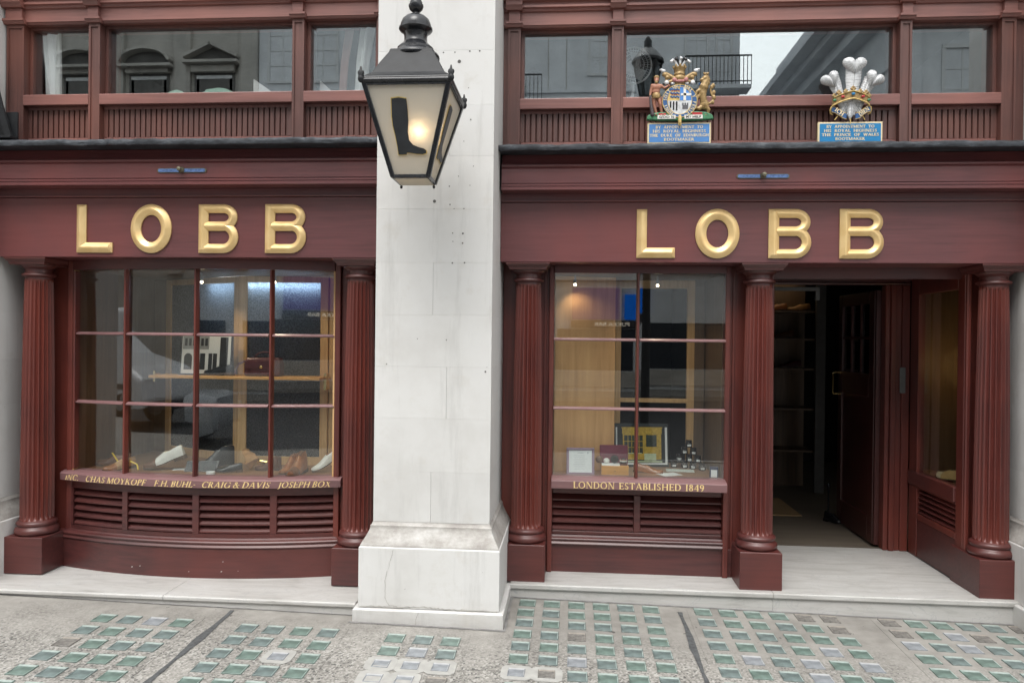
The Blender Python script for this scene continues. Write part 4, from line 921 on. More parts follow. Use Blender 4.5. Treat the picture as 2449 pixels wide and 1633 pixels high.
# eye plates on the cornices
for x, y, z, lab in ((-2.500, LY-.1085, 2.738, 'blue tarnished plate with a small hook on the cornice over the bow window'), (1.192, -.1085, 2.729, 'blue tarnished plate with a small hook on the cornice over the right shop sign')):
    t = thing('eye_plate', (x, y, z), lab, 'metal plate', 'hook plates on the cornices')
    o_ = [(x+sx*.150+.0145*math.cos(R(a))*1.0, z+.0145*math.sin(R(a))) for sx, rr in ((1, range(-90, 91, 30)), (-1, range(90, 271, 30))) for a in rr]
    put(MB().py(o_, y-.005, y), 'rim', verd_r, parent=t)
    i_ = [(x+sx*.146+.0105*math.cos(R(a)), z+.0105*math.sin(R(a))) for sx, rr in ((1, range(-90, 91, 30)), (-1, range(90, 271, 30))) for a in rr]
    put(MB().py(i_, y-.0075, y-.0052), 'face', verd, parent=t)
    h_ = MB().lathe([(.005, 0), (.020, .001), (.018, .010), (.010, .018), (.009, .030), (.013, .034), (.013, .042), (.004, .046)], n=16)
    put(h_.xf(lambda p: Vector((x+p.x, y-.006-p.z, z+.003+p.y))), 'hook', verd_r, parent=t, smooth=40)

# ------------------------------------------------------------------ doorsteps
t = thing('doorstep', (-2.5, -.2, -.02), 'low white marble step below the bow window shopfront', 'step', 'marble steps')
for xa, xb in ((-3.839, -2.506), (-2.504, -1.29)):
    b_ = MB().px([(-.502, .046), (-.504, .050), (-.504, .066), (-.497, .0725), (.30, .0735), (.30, .046)], xa, xb); put(b_, 'tread', marb, parent=t, bevel=.002)
    put(MB().box(xa, xb, -.490, .30, -.12, .0455), 'riser', marb, parent=t)
t = thing('doorstep', (1.2, .5, -.05), 'white marble step below the right shopfront, rising to the open doorway', 'step', 'marble steps')
for xa, xb in ((-.385, 1.305), (1.307, 2.868)):
    put(MB().px([(-.048, .046), (-.051, .050), (-.051, .074), (-.044, .0795), (.26, .0795), (.26, .046)], xa, xb), 'tread', marb, parent=t, bevel=.002)
    put(MB().box(xa, xb, -.036, .26, -.14, .0455), 'riser', marb, parent=t)
put(MB().box(1.371, 2.6035, .2602, 1.125, .0, .0785), 'lobby_slab', marb, parent=t)

# ------------------------------------------------------------------ rooms behind
def room(x0, x1, y0, y1, z0, z1, wm, fm, cm):
    put(MB().box(x0, x1, y0, y1, z0-.03, z0), 'interior_floor', fm, kind='structure')
    put(MB().box(x0, x1, y0, y1, z1, z1+.03), 'interior_ceiling', cm, kind='structure')
    for b in ((x0-.03, x0, y0, y1), (x1, x1+.03, y0, y1), (x0, x1, y1, y1+.03)): put(MB().box(b[0], b[1], b[2], b[3], z0, z1), 'interior_wall', wm, kind='structure')
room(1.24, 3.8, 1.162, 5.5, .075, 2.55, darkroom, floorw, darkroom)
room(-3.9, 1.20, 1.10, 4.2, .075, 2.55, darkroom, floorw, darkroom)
room(-3.84, 2.87, .32, 4.2, 2.97, 4.0, uproom, darkroom, uproom)
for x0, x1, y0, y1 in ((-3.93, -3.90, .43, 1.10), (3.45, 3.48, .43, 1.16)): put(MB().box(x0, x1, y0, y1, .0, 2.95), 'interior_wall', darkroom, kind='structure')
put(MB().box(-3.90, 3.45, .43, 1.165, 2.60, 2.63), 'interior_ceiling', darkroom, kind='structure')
mt = put(MB().box(1.55, 2.14, 2.18, 2.95, .0752, .085), 'doormat', matm, label='tan coir doormat on the dark floor inside the open doorway', cat='doormat')
# cabinet of shelves seen through the doorway
t = thing('shelf_unit', (2.2, 3.5, .075), 'dark shelf unit in the unlit shop beyond the open doorway', 'shelf unit')
put(MB().box(2.60, 2.70, 3.3, 3.34, .076, 2.4), 'post', plain('grey_post_paint', (.09, .085, .08), .6), parent=t)
put(MB().box(1.75, 2.60, 3.7, 3.73, .076, 2.4), 'back', brownw, parent=t)
for z in (.5, .95, 1.38, 1.70, 2.0): put(MB().box(1.75, 2.599, 3.35, 3.699, z, z+.02), 'shelf', brownw, parent=t)

# small spotlights at the top of the display windows
def spotlight(x, y, z, tx, ty, lab, en):
    t = thing('spotlight', (x, y, z), lab, 'spotlight', 'small display spotlights')
    put(MB().lathe([(.012, .0), (.012, .03), (.005, .032), (.005, .06)], (x, y, z), 12), 'holder', steel, parent=t, smooth=40)
    put(MB().ell((x, y, z-.008), (.010, .010, .010), 10, 8), 'bulb', emit('spot_bulb', (1.0, .82, .58), 6.0), parent=t, smooth=60)
    l = bpy.data.lights.new('spotlight_light', 'SPOT'); l.energy = en; l.color = (1.0, .80, .56); l.spot_size = R(120); l.spot_blend = .8; l.shadow_soft_size = .02
    o = bpy.data.objects.new('spotlight_light', l); o.location = (0, 0, -.02); COL.objects.link(o); o.parent = t
    o.rotation_euler = Vector((x-tx, y-ty, z-.9)).to_track_quat('Z', 'Y').to_euler()
spotlight(-2.62, .18, 2.07, -2.75, .45, 'small spotlight over the middle of the bow window display', 3.0)
spotlight(-2.08, .16, 2.07, -1.95, .40, 'small spotlight over the right part of the bow window display', 3.0)
spotlight(.02, .36, 2.08, .25, .75, 'small spotlight at the top left of the flat window', .8)
spotlight(.60, .40, 2.08, .7, .65, 'small spotlight at the top right of the flat window', 2.2)

# ------------------------------------------------------------------ shoes
def shoe_mb(L=.29, style='shoe', toe=1.0):
    """along +X (toe at +X), heel at 0; material 0 upper, 1 sole, 2 toe cap / second colour, 3 lining"""
    st = [(0, .024, .075), (.06, .031, .083), (.16, .034, .080), (.30, .034, .072), (.42, .035, .075), (.54, .039, .066), (.66, .044, .050), (.78, .045, .040), (.88, .038, .034), (.95, .026, .028), (1.0, .010, .020)]
    if style == 'boot': st = [(0, .026, .14), (.06, .034, .15), (.16, .037, .15), (.30, .038, .145), (.40, .038, .125), (.52, .040, .090), (.66, .045, .056), (.78, .046, .045), (.88, .040, .038), (.95, .028, .030), (1.0, .012, .022)]
    mb = MB(); rings = []
    z0 = .012
    for t, w, h in st:
        lift = .018*max(0, (.45-t)/.45)**.5 + .010*max(0, (t-.8)/.2)
        op = (t < .36) and style != 'last'
        ring = []
        for k in range(13):
            a = math.pi*k/12
            c = math.cos(a); s_ = math.sin(a)
            ring.append((t*L, w*c*(1 if s_ < .6 else .9), z0+lift+(h-.0)*s_**.8*(0.86 if op and 4 < k < 8 else 1.0)))
        rings.append(ring)
    n = len(rings)
    vs = [p for r in rings for p in r]
    for i in range(n-1):
        for j in range(12):
            mid = 3 < j < 8
            mb.cur = 0
            if st[i][0] >= .66: mb.cur = 2
            if st[i][0] < .34 and 4 <= j <= 7 and style != 'last': mb.cur = 3
            mb.add([vs[i*13+j], vs[i*13+j+1], vs[(i+1)*13+j+1], vs[(i+1)*13+j]], [(0, 1, 2, 3)])
    mb.cur = 0; mb.add([rings[0][k] for k in range(13)], [tuple(range(13))]); mb.cur = 2; mb.add([rings[-1][k] for k in range(13)], [tuple(range(13))])
    mb.cur = 1
    rs = []
    for t, w, h in st:
        lift = .018*max(0, (.45-t)/.45)**.5 + .010*max(0, (t-.8)/.2)
        ww = w+.004
        rs.append([(t*L*(1.02)-.002, -ww, z0+lift), (t*L*1.02-.002, ww, z0+lift), (t*L*1.02-.002, ww, z0+lift-.008), (t*L*1.02-.002, -ww, z0+lift-.008)])
    mb.loft(rs)
    mb.box(-.004, L*.24, -.031, .031, 0, z0+.014)
    return mb
def place(mb, x, y, z, rz=0, rx=0, ry=0, s=1.0):
    E_ = Euler((rx, ry, rz)).to_matrix()
    return mb.xf(lambda p: E_ @ (p*s) + Vector((x, y, z)))
def laces(L, n=4, h=.07, x0=.36, x1=.60):
    mb = MB()
    for i in range(n):
        t = x0+(x1-x0)*i/(n-1); z = .018+h*(1-.55*i/(n-1))
        mb.tube([(t*L, -.022, z-.008), (t*L+.004, 0, z+.006), (t*L, .022, z-.008)], .0028, 5)
    return mb
BDZ = .7285
def shoe(x, y, rz, mats, lab, style='shoe', s=1.0, rx=0, ry=0, z=BDZ, lace=None, group=None, name='shoe', L=.29):
    t = thing(name, (x, y, z), lab, name.replace('_', ' '), group)
    mb = shoe_mb(L, style)
    place(mb, x, y, z, R(rz), R(rx), R(ry), s)
    put(mb, 'upper', mats, parent=t, smooth=55, weld=True)
    if lace is not None:
        lm = laces(L, 4, .075 if style == 'shoe' else .12); place(lm, x, y, z, R(rz), R(rx), R(ry), s); put(lm, 'laces', lace, parent=t, kind='stuff')
    return t
# left window
shoe(-3.20, .30, 190, [brownl, sole, brownl, sole], 'dark brown shoe at the far left end of the bow window display', s=.85)
ty = shoe(-3.13, .22, 245, [lastw, sole, tan, sole], 'tan shoe tied with a yellow ribbon in the bow window', s=.8)
rb = MB()
for a, b, c in (((-3.26, .16, .84), (-3.21, .17, .76), (-3.18, .14, .735)), ((-3.12, .13, .83), (-3.16, .15, .77), (-3.21, .15, .736)), ((-3.10, .12, .79), (-3.05, .12, .77), (-3.03, .10, .735))):
    rb.tube([a, b, c], .0055, 6)
put(rb, 'ribbon', yellowf, parent=ty, kind='stuff')
shoe(-2.735, .20, 192, [whitel, sole, brownl, cream], 'white and brown two tone shoe tilted heel up in the bow window', s=1.0, ry=17, z=BDZ+.078)
# framed plaque leaning, black boot, tin
t = thing('framed_notice', (-2.58, .12, BDZ), 'small dark framed notice lying among the shoes in the bow window', 'notice')
fm = MB().box(-.112, .112, -.004, .006, 0, .085); im = MB().box(-.100, .100, -.006, -.0042, .010, .076)
for mb in (fm, im): place(mb, -2.585, .115, BDZ+.001, R(4), R(-38))
put(fm, 'frame', blackm, parent=t); put(im, 'face', plain('grey_notice_print', (.05, .055, .06), .6, 0, .5, scale=120), parent=t)
shoe(-2.44, .33, 215, [blackl, sole, blackl, blackm], 'tall black leather boot behind the framed notice in the bow window', style='boot', s=1.0, name='boot')
shoe(-2.30, .16, 200, [blackl, sole, blackl, blackm], 'small black patent shoe beside the white tin in the bow window', s=.62)
tn = put(MB().lathe([(.030, 0), (.030, .012), (.031, .013), (.031, .018), (.028, .020)], (-2.47, .035, BDZ), 20), 'polish_tin', whitep, label='flat white polish tin at the front of the bow window', cat='tin', smooth=40)
sl1 = thing('shoe_last', (-2.27, .18, BDZ), 'wooden shoe last lying on its side beside the brown suede boot', 'shoe last')
put(place(shoe_mb(.26, 'last'), -2.28, .20, BDZ+.03, R(120), R(50), R(-20), .85), 'last_body', [lastw, lastw, lastw, lastw], parent=sl1, smooth=55, weld=True)
put(MB().tube([(-2.30, .26, .80), (-2.20, .27, .785), (-2.09, .275, .77)], .014, 8), 'stretcher_rod', brass, parent=sl1, smooth=40)
shoe(-2.06, .26, 190, [suede, sole, suede, sole], 'chocolate brown suede boot lying in the bow window', style='boot', s=.62, name='boot')
shoe(-1.95, .28, 262, [tan, sole, tan, brownl], 'tan laced shoe at the back of the tan pair in the bow window', style='boot', s=.78, lace=brownl, group='tan laced shoes', name='laced_shoe')
shoe(-1.885, .25, 268, [tan, sole, brownl, brownl], 'tan laced shoe at the front of the tan pair with tangled laces', style='boot', s=.92, lace=brownl, group='tan laced shoes', name='laced_shoe')
shoe(-1.62, .30, 205, [whitel, sole, whitel, tan], 'white leather slipper tilted against the right side of the bow window', s=.80, ry=27, z=BDZ+.10, name='slipper')
put(place(MB().box(-.06, .06, -.035, .035, 0, .001), -2.76, .20, BDZ+.0005, R(20)), 'paper_note', white, label='small white note lying beside the two tone shoe', cat='paper')
# shelf with print and bag
sh = thing('display_shelf', (-2.42, .30, 1.385), 'thin pale wood shelf hung across the bow window display', 'shelf')
put(MB().box(-3.055, -1.785, .26, .50, 1.372, 1.392), 'shelf_board', boxw, parent=sh, bevel=.002)
put(MB().box(-1.785, -1.765, .35, .42, 1.30, 1.42), 'bracket', brass, parent=sh); put(MB().box(-3.07, -3.056, .35, .42, 1.34, 1.42), 'bracket', brass, parent=sh)
SZ = 1.393
t = thing('framed_print', (-2.68, .38, SZ), 'black and white photograph of an arched shopfront standing on the shelf', 'picture')
pb = MB().box(-.20, .20, 0, .01, 0, .30); pr_ = MB()
gb = [plain('print_white', (.62, .63, .63), .35, 0, .04), plain('print_grey', (.24, .25, .25), .35, 0, .2), plain('print_black', (.03, .03, .032), .3, 0, .2)]
pr_.m(0).box(-.185, .185, -.0015, -.0002, .012, .29)
pr_.m(1).box(-.18, .02, -.003, -.0016, .19, .285); pr_.m(2)
for i in range(6): pr_.box(-.165+i*.031, -.145+i*.031, -.0045, -.0031, .215, .27)
pr_.m(2).py([(-.165, .04), (-.105, .04), (-.105, .13)]+[(-.135+.03*math.cos(R(a)), .13+.03*math.sin(R(a))) for a in range(20, 161, 20)]+[(-.165, .13)], -.003, -.0016)
pr_.box(-.085, -.005, -.003, -.0016, .04, .16); pr_.box(.02, .085, -.003, -.0016, .04, .16); pr_.box(.105, .165, -.003, -.0016, .03, .28)
pr_.m(0).box(-.05, -.044, -.0045, -.0031, .04, .16); pr_.box(.05, .054, -.0045, -.0031, .04, .16)
for mb in (pb, pr_): place(mb, -2.68, .36, SZ, 0, R(-6))
put(pb, 'mount', blackm, parent=t); put(pr_, 'print', gb, parent=t, kind='stuff')
t = thing('handbag', (-2.24, .36, SZ), 'dark burgundy leather bag with a brass clasp standing on the shelf', 'bag')
bx, by = -2.235, .37
put(MB().loft([[(bx+sx*(.135-k*.02), by+sy*(.05-k*.02), SZ+z) for sx, sy in ((-1, -1), (1, -1), (1, 1), (-1, 1))] for k, z in ((.3, .001), (0, .012), (0, .09), (.6, .135))]), 'bag_body', burg, parent=t, bevel=.012, seg=2)
put(MB().box(bx-.125, bx+.125, by-.057, by-.0505, SZ+.055, SZ+.115), 'flap', burg, parent=t, bevel=.003)
put(MB().ell((bx, by-.062, SZ+.068), (.012, .006, .012)), 'clasp', brass, parent=t, smooth=50)
put(MB().tube([(bx+.07*math.cos(R(a)), by, SZ+.13+.045*math.sin(R(a))) for a in range(0, 181, 15)], .007, 8), 'handle', burg, parent=t, smooth=50)
put(MB().tube([(bx-.13, by-.03, SZ+.11), (bx-.165, by-.06, SZ+.09), (bx-.185, by-.075, SZ+.04), (bx-.18, by-.08, SZ+.012)], .009, 6), 'strap', burg, parent=t, smooth=50)
shoe(-2.46, .34, 172, [blackl, sole, blackl, blackm], 'glossy black leather shoe lying on the shelf left of the bag', s=.80, z=SZ)

# right window
BR = .7385
t = thing('framed_certificate', (.075, .30, BR), 'white certificate in a mauve frame at the left of the flat window', 'certificate')
fr = MB(); W_, H_ = .098, .19
fr.box(-W_, W_, 0, .012, 0, .018); fr.box(-W_, W_, 0, .012, H_-.018, H_); fr.box(-W_, -W_+.018, 0.0002, .0118, .018, H_-.018); fr.box(W_-.018, W_, .0002, .0118, .018, H_-.018)
pa = MB().box(-W_+.018, W_-.018, .006, .009, .018, H_-.018)
tx = MB()
for i in range(9): tx.box(-.05+random.uniform(0, .02), .05-random.uniform(0, .025), .0052, .0059, .135-i*.012, .1365-i*.012)
tx.box(-.02, .02, .0052, .0059, .152, .156); tx.box(.048, .056, .0052, .0059, .148, .160)
for mb in (fr, pa, tx): place(mb, .073, .315, BR, R(3), R(-8))
put(fr, 'frame', mauve, parent=t, bevel=.002); put(pa, 'sheet', white, parent=t); put(tx, 'writing', plain('faint_ink', (.45, .47, .5), .6), parent=t, kind='stuff')
t = thing('shoe_care_box', (.31, .33, BR), 'orange wooden drawer box with raised burgundy lid and brushes inside', 'box')
put(MB().box(.218, .406, .30, .40, BR+.0005, BR+.072), 'drawer', boxw, parent=t, bevel=.002)
put(MB().ell((.312, .298, BR+.038), .005), 'knob', brass, parent=t)
lid = MB().box(-.10, .10, 0, .014, 0, .13); place(lid, .31, .41, BR+.072, R(2), R(-10)); put(lid, 'lid', burgl, parent=t, bevel=.004)
put(MB().lathe([(.028, 0), (.028, .022), (.026, .024)], n=20).xf(lambda p: Vector((.312+p.x, .385-p.z, BR+.108+p.y))), 'black_tin', blackm, parent=t, smooth=40)
put(MB().ell((.255, .36, BR+.098), (.022, .018, .020)), 'white_cloth', whitel, parent=t, smooth=60)
put(MB().ell((.205, .37, BR+.105), (.028, .020, .026)), 'brush', brownl, parent=t, smooth=60)
m_ = MB(); m_.m(0).ell((.372, .35, BR+.098), (.026, .022, .024)); m_.m(1).lathe([(.0265, .097), (.0268, .106)], (.372, .35, BR), 16); m_.m(2).lathe([(.0255, .107), (.0245, .112)], (.372, .35, BR), 16)
put(m_, 'striped_brush', [blackm, whitel, tan], parent=t, smooth=50)
put(MB().box(.345, .40, .33, .38, BR+.0725, BR+.085), 'polish_block', burg, parent=t)
put(MB().box(.222, .345, .305, .38, BR+.0722, BR+.080), 'folded_paper', white, parent=t)
# big framed picture of a yellow shopfront
t = thing('framed_picture', (.53, .74, BR), 'large dark framed picture of a yellow shopfront leaning at the back of the flat window', 'picture')
W_, H_ = .205, .325
fr = MB().box(-W_, W_, .004, .02, 0, H_)
lt = MB(); a_ = .012; lt.box(-W_+.012, -W_+.022, -.001, .0035, .03, H_-.03); lt.box(W_-.026, W_-.010, -.001, .0035, .03, H_-.03); lt.box(-W_+.012, W_-.010, -.001, .0035, .018, .0295)
yel = [plain('print_yellow', (.50, .33, .05), .4, 0, .25, scale=60), plain('print_dark', (.035, .045, .035), .4, 0, .4, scale=70), plain('print_cream', (.55, .62, .42), .4, 0, .15)]
pi = MB()
pi.m(0).box(-.145, .155, .0005, .0035, .245, .290); pi.box(-.150, .160, -.0005, .0004, .287, .296); pi.box(-.14, .15, .0005, .0035, .04, .2449)
pi.m(1).box(-.13, .01, -.001, .0004, .10, .235); pi.box(.035, .115, -.001, .0004, .15, .238); pi.box(-.145, .155, -.001, .0004, .04, .055)
pi.m(2).box(-.125, .0, -.002, -.0011, .098, .104); pi.box(.02, .11, -.002, -.0011, .05, .10); pi.box(-.145, .155, -.002, -.0011, .035, .046)
pi.m(0)
for i in range(1, 5): pi.box(-.13+i*.028-.002, -.13+i*.028+.002, -.002, -.0011, .104, .235)
for z in (.145, .19): pi.box(-.13, .01, -.003, -.0021, z-.002, z+.002)
pi.m(2).join(at(text_mb('LOBB', h=.018, w=.10, ext=.001, space=1.6), .0, -.0008, .266))
for k in range(len(pi.mi)): pass
for mb in (fr, lt, pi): place(mb, .535, .72, BR, R(7), R(-7))
pi.mi[-1] = 2
put(fr, 'frame', plain('blackish_frame', (.018, .022, .024), .35), parent=t); put(lt, 'mount', white, parent=t); put(pi, 'print', yel, parent=t, kind='stuff')
shoe(.46, .52, -16, [tan, sole, tan, brownl], 'tan leather shoe behind the glazing bar of the flat window', s=.72)
put(place(MB().box(-.075, .075, -.055, .055, 0, .0012), .70, .43, BR+.0003, R(28)), 'leaflet', white, label='white leaflet lying flat before the tan shoe in the flat window', cat='paper', group='papers in the flat window')
put(place(MB().box(-.10, .10, -.06, .06, 0, .0012), .80, .60, BR+.0003, R(-4)), 'leaflet', plain('printed_paper', (.62, .66, .62), .6, 0, .2, scale=90), label='printed grey green leaflet before the pyramid of black jars', cat='paper', group='papers in the flat window')
def jar(x, y, z, lab):
    t = thing('polish_jar', (x, y, z), lab, 'jar', 'pyramid of black polish jars')
    put(MB().lathe([(.021, 0), (.0245, .003), (.0245, .030), (.022, .034), (.019, .036)], (x, y, z), 18), 'jar_body', jar_b, parent=t, smooth=40)
    put(MB().lathe([(.0215, .0362), (.0225, .038), (.0225, .050), (.020, .052)], (x, y, z), 18), 'lid', blackm, parent=t, smooth=40)
    lb = MB(); n = 6; lb.loft([[(x+.0249*math.cos(R(-90+a)), y+.0249*math.sin(R(-90+a)), z+zz) for a in range(-32, 33, 8)] for zz in (.008, .023)], caps=False, closed=False)
    put(lb, 'paper_label', white, parent=t); return t
j0 = None
jl = [((.775, .745, 0), 'black polish jar at the left end of the bottom row'), ((.850, .72, 0), 'black polish jar second from left in the bottom row'), ((.905, .69, 0), 'black polish jar third from left in the bottom row'), ((.965, .63, 0), 'black polish jar at the right end of the bottom row beside the blue box'),
      ((.812, .735, 1), 'black polish jar at the left of the second row'), ((.882, .71, 1), 'black polish jar in the middle of the second row'), ((.938, .665, 1), 'black polish jar at the right of the second row'),
      ((.848, .725, 2), 'black polish jar at the left of the third row'), ((.908, .69, 2), 'black polish jar at the right of the third row'), ((.878, .71, 3), 'black polish jar crowning the pyramid')]
for (x, y, k), lab in jl: jar(x, y, BR+.0005+k*.0525, lab)
t = thing('small_box', (.995, .34, BR), 'small navy box with a white label at the right corner of the flat window', 'box')
bx_ = MB().box(-.028, .028, 0, .04, 0, .075); wl_ = MB().box(-.020, .022, -.0012, -.0002, .006, .056)
for mb in (bx_, wl_): place(mb, .993, .33, BR+.0004, R(-8))
put(bx_, 'carton', plain('navy_card', (.02, .03, .08), .4), parent=t); put(wl_, 'paper_label', white, parent=t)
# side window shoe and papers
shoe(2.705, .46, 97, [plain('pale_tan_leather', (.58, .38, .16), .4), sole, cream, sole], 'pale tan shoe lying in the narrow side window by the doorway', s=.95, z=.7145)
put(place(MB().box(-.03, .03, -.04, .04, 0, .03), 2.69, .395, .7145, R(20), R(6)), 'folded_cloth', white, label='folded white cloth before the pale shoe in the side window', cat='cloth')

# shoes on the dim shelves inside
for x, z, m_, lab in ((2.22, 2.02, tan, 'tan shoe on the top shelf of the dim unit, left of the pale one'), (2.47, 2.02, lastw, 'pale tan shoe on the top shelf of the dim unit beside the post'), (2.30, 1.72, brownl, 'brown shoe on the second shelf of the dim unit'), (2.38, 1.40, burg, 'burgundy shoe on the third shelf of the dim unit')):
    shoe(x+.12, 3.50, 190, [m_, sole, m_, sole], lab, s=.85, z=z+.0005)
su = bpy.data.objects['shelf_unit']
put(MB().box(1.9, 2.5, 3.40, 3.43, 2.36, 2.385), 'strip_lamp', emit('dim_strip', (1.0, .75, .42), .4), parent=su)
sl_ = bpy.data.lights.new('shelf_light', 'AREA'); sl_.energy = .12; sl_.color = (1.0, .75, .45); sl_.size = .5
so_ = bpy.data.objects.new('shelf_light', sl_); so_.location = (.05, -.02, 2.26); COL.objects.link(so_); so_.parent = su

# doorstop boot
t = thing('doorstop', (2.34, 1.99, .078), 'black cast iron boot shaped doorstop with a tall rod against the open door', 'doorstop')
put(place(shoe_mb(.20, 'last'), 2.30, 2.03, .0785, R(-50), 0, 0, .85), 'boot_weight', [blackm]*4, parent=t, smooth=55, weld=True)
put(MB().tube([(2.32, 2.01, .12), (2.32, 2.01, .30), (2.32, 2.01, .38)], .007, 8), 'rod', iron, parent=t, smooth=40)
put(MB().ell((2.32, 2.01, .40), (.014, .014, .026)), 'grip', iron, parent=t, smooth=50)

# ------------------------------------------------------------------ things in the upper windows
def curtain(x0, x1, y, z0, z1, mat, lab, lean=0.0, amp=.013, fr=38):
    n = 46; r0 = []; r1 = []
    def pts(z, k):
        o = []
        for i in range(n+1):
            u = i/n; x = x0+(x1-x0)*u*(1-.22*k)+lean*k; o.append((x, y+amp*math.sin(fr*(x1-x0)*u*2)*(1+.3*k)+.004*math.sin(90*u), z))
        return o
    lv = [(z1, 0), (z1-(z1-z0)*.35, .4), (z1-(z1-z0)*.7, .85), (z0, 1.0)]
    mb = MB(); rings = []
    for z, k in lv:
        f = pts(z, k); rings.append(f+[(a, b+.004, c) for a, b, c in f[::-1]])
    mb.loft(rings)
    return put(mb, 'curtain', mat, label=lab, cat='curtain', group='curtains in the upper windows', smooth=60)
curtain(-3.69, -3.535, -.035, 3.33, 3.99, curtm, 'white curtain hanging in the left end upper window over the bow window', .05)
curtain(-1.51, -1.44, -.01, 3.33, 3.99, pinkc, 'pink curtain edge in the upper window beside the pier', -.07)
curtain(-1.405, -1.30, -.03, 3.33, 3.99, curtm, 'white curtain beside the pink one in the upper window next to the pier', -.06)
UZ = 3.31
for a, b, dy in ((-3.7, -1.29, LY), (-.36, 2.7, 0)): put(MB().box(a, b, .205+dy, .6, 3.27, 3.300), 'inner_window_ledge', uproom, kind='structure')
def crumple(x, y, z, w, d, h, mat, lab, name='paper_pile', cat='papers', n=14):
    vs = []
    for j in range(n+1):
        for i in range(n+1):
            u, v = i/n, j/n; e = min(u, 1-u, v, 1-v)*4; e = min(1, e)
            zz = h*e*(.45+.9*abs(mnoise.noise(Vector((u*3.3+x*7, v*2.6, z)))))
            vs.append((x-w/2+w*u, y-d/2+d*v, z+zz))
    m1 = MB().add(vs, [(j*(n+1)+i, j*(n+1)+i+1, (j+1)*(n+1)+i+1, (j+1)*(n+1)+i) for j in range(n) for i in range(n)])
    return put(m1, name, mat, label=lab, cat=cat)
crumple(-3.25, .03, 3.3005, .13, .07, .085, whitep, 'crumpled white bag at the left of the long upper window over the bow window', 'plastic_bag', 'bag')
crumple(-2.80, .035, 3.3005, .50, .08, .075, greenp, 'pale green papers heaped along the long upper window ledge')
crumple(-2.42, .05, 3.3005, .36, .09, .11, greenp, 'second heap of pale green folders at the middle of the long upper window', 'folder_pile', 'folders')
put(MB().quad((-2.20, .06, 3.3005), (-2.00, .02, 3.3005), (-2.01, .02, 3.315), (-2.20, .06, 3.45), .006), 'white_card', white, label='white card leaning at the right end of the long upper window', cat='card')
put(MB().quad((-1.74, .06, 3.3005), (-1.62, .03, 3.3005), (-1.63, .03, 3.34), (-1.73, .06, 3.43), .006), 'white_card', white, label='pale card leaning in the upper window beside the pink curtain', cat='card')
# right rooms
t = thing('carton', (-.34, .42, 3.30), 'small orange and white carton in the corner of the upper window beside the pier', 'carton')
put(MB().box(-.385, -.325, .40, .46, 3.3005, 3.38), 'carton_body', plain('orange_card', (.55, .24, .05), .6), parent=t); put(MB().box(-.375, -.335, .3985, .3995, 3.34, 3.41), 'carton_label', white, parent=t)
put(MB().lathe([(.055, 0), (.058, .03), (.05, .07), (.03, .095), (.008, .105)], (-.25, .42, 3.3005), 20), 'white_lamp_shade', whitep, label='white domed shade beside the orange carton in the upper window', cat='lamp shade', smooth=50)
t = thing('desk_fan', (.40, .52, 3.30), 'round white desk fan standing in the upper window left of the carved arms', 'fan')
fc = Vector((.405, .36, 3.60)); gm = MB()
for rr in (.125, .10, .075, .05, .025): gm.tube([(fc.x+rr*math.cos(R(a)), fc.y-.03-.02*(1-rr/.125), fc.z+rr*math.sin(R(a))) for a in range(0, 361, 12)], .0022, 5)
for a in range(0, 360, 9): gm.tube([(fc.x+.02*math.cos(R(a)), fc.y-.048, fc.z+.02*math.sin(R(a))), (fc.x+.125*math.cos(R(a)), fc.y-.03, fc.z+.125*math.sin(R(a)))], .0012, 4)
put(gm, 'guard', whitep, parent=t, kind='stuff')
put(MB().tube([(fc.x+.127*math.cos(R(a)), fc.y-.02, fc.z+.127*math.sin(R(a))) for a in range(0, 361, 10)], .006, 6), 'guard_ring', whitep, parent=t, smooth=50)
for k in range(3):
    bl = MB().quad((0, 0, 0), (.045, .012, .01), (.06, .012, .10), (-.02, -.006, .10), .002); a = R(120*k)
    put(bl.xf(lambda p: Vector((fc.x+p.x*math.cos(a)-p.z*math.sin(a), fc.y+p.y, fc.z+p.x*math.sin(a)+p.z*math.cos(a)))), 'blade', whitep, parent=t)
put(MB().lathe([(.10, 0), (.10, .012), (.025, .025), (.015, .04), (.015, .20)], (fc.x, fc.y+.03, 3.2995), 20), 'stand', whitep, parent=t, smooth=40)
put(MB().lathe([(.02, 0), (.045, .01), (.045, .07), (.02, .08)], n=16).xf(lambda p: Vector((fc.x+p.x, fc.y+p.z-.01, fc.z+p.y))), 'motor', whitep, parent=t, smooth=40)
t = thing('paper_stack', (.52, .46, 3.30), 'stack of white papers on the ledge right of the desk fan', 'papers')
for k in range(4): put(place(MB().box(-.09, .09, -.06, .06, 0, .016), .50, .45, 3.3006+k*.0165, R(random.uniform(-9, 9))), 'paper_ream', white, parent=t)
put(MB().quad((2.46, .42, 3.3005), (2.66, .42, 3.3005), (2.68, .48, 3.40), (2.48, .48, 3.40), .004), 'white_card', white, label='white card propped in the upper window at the far right', cat='card')

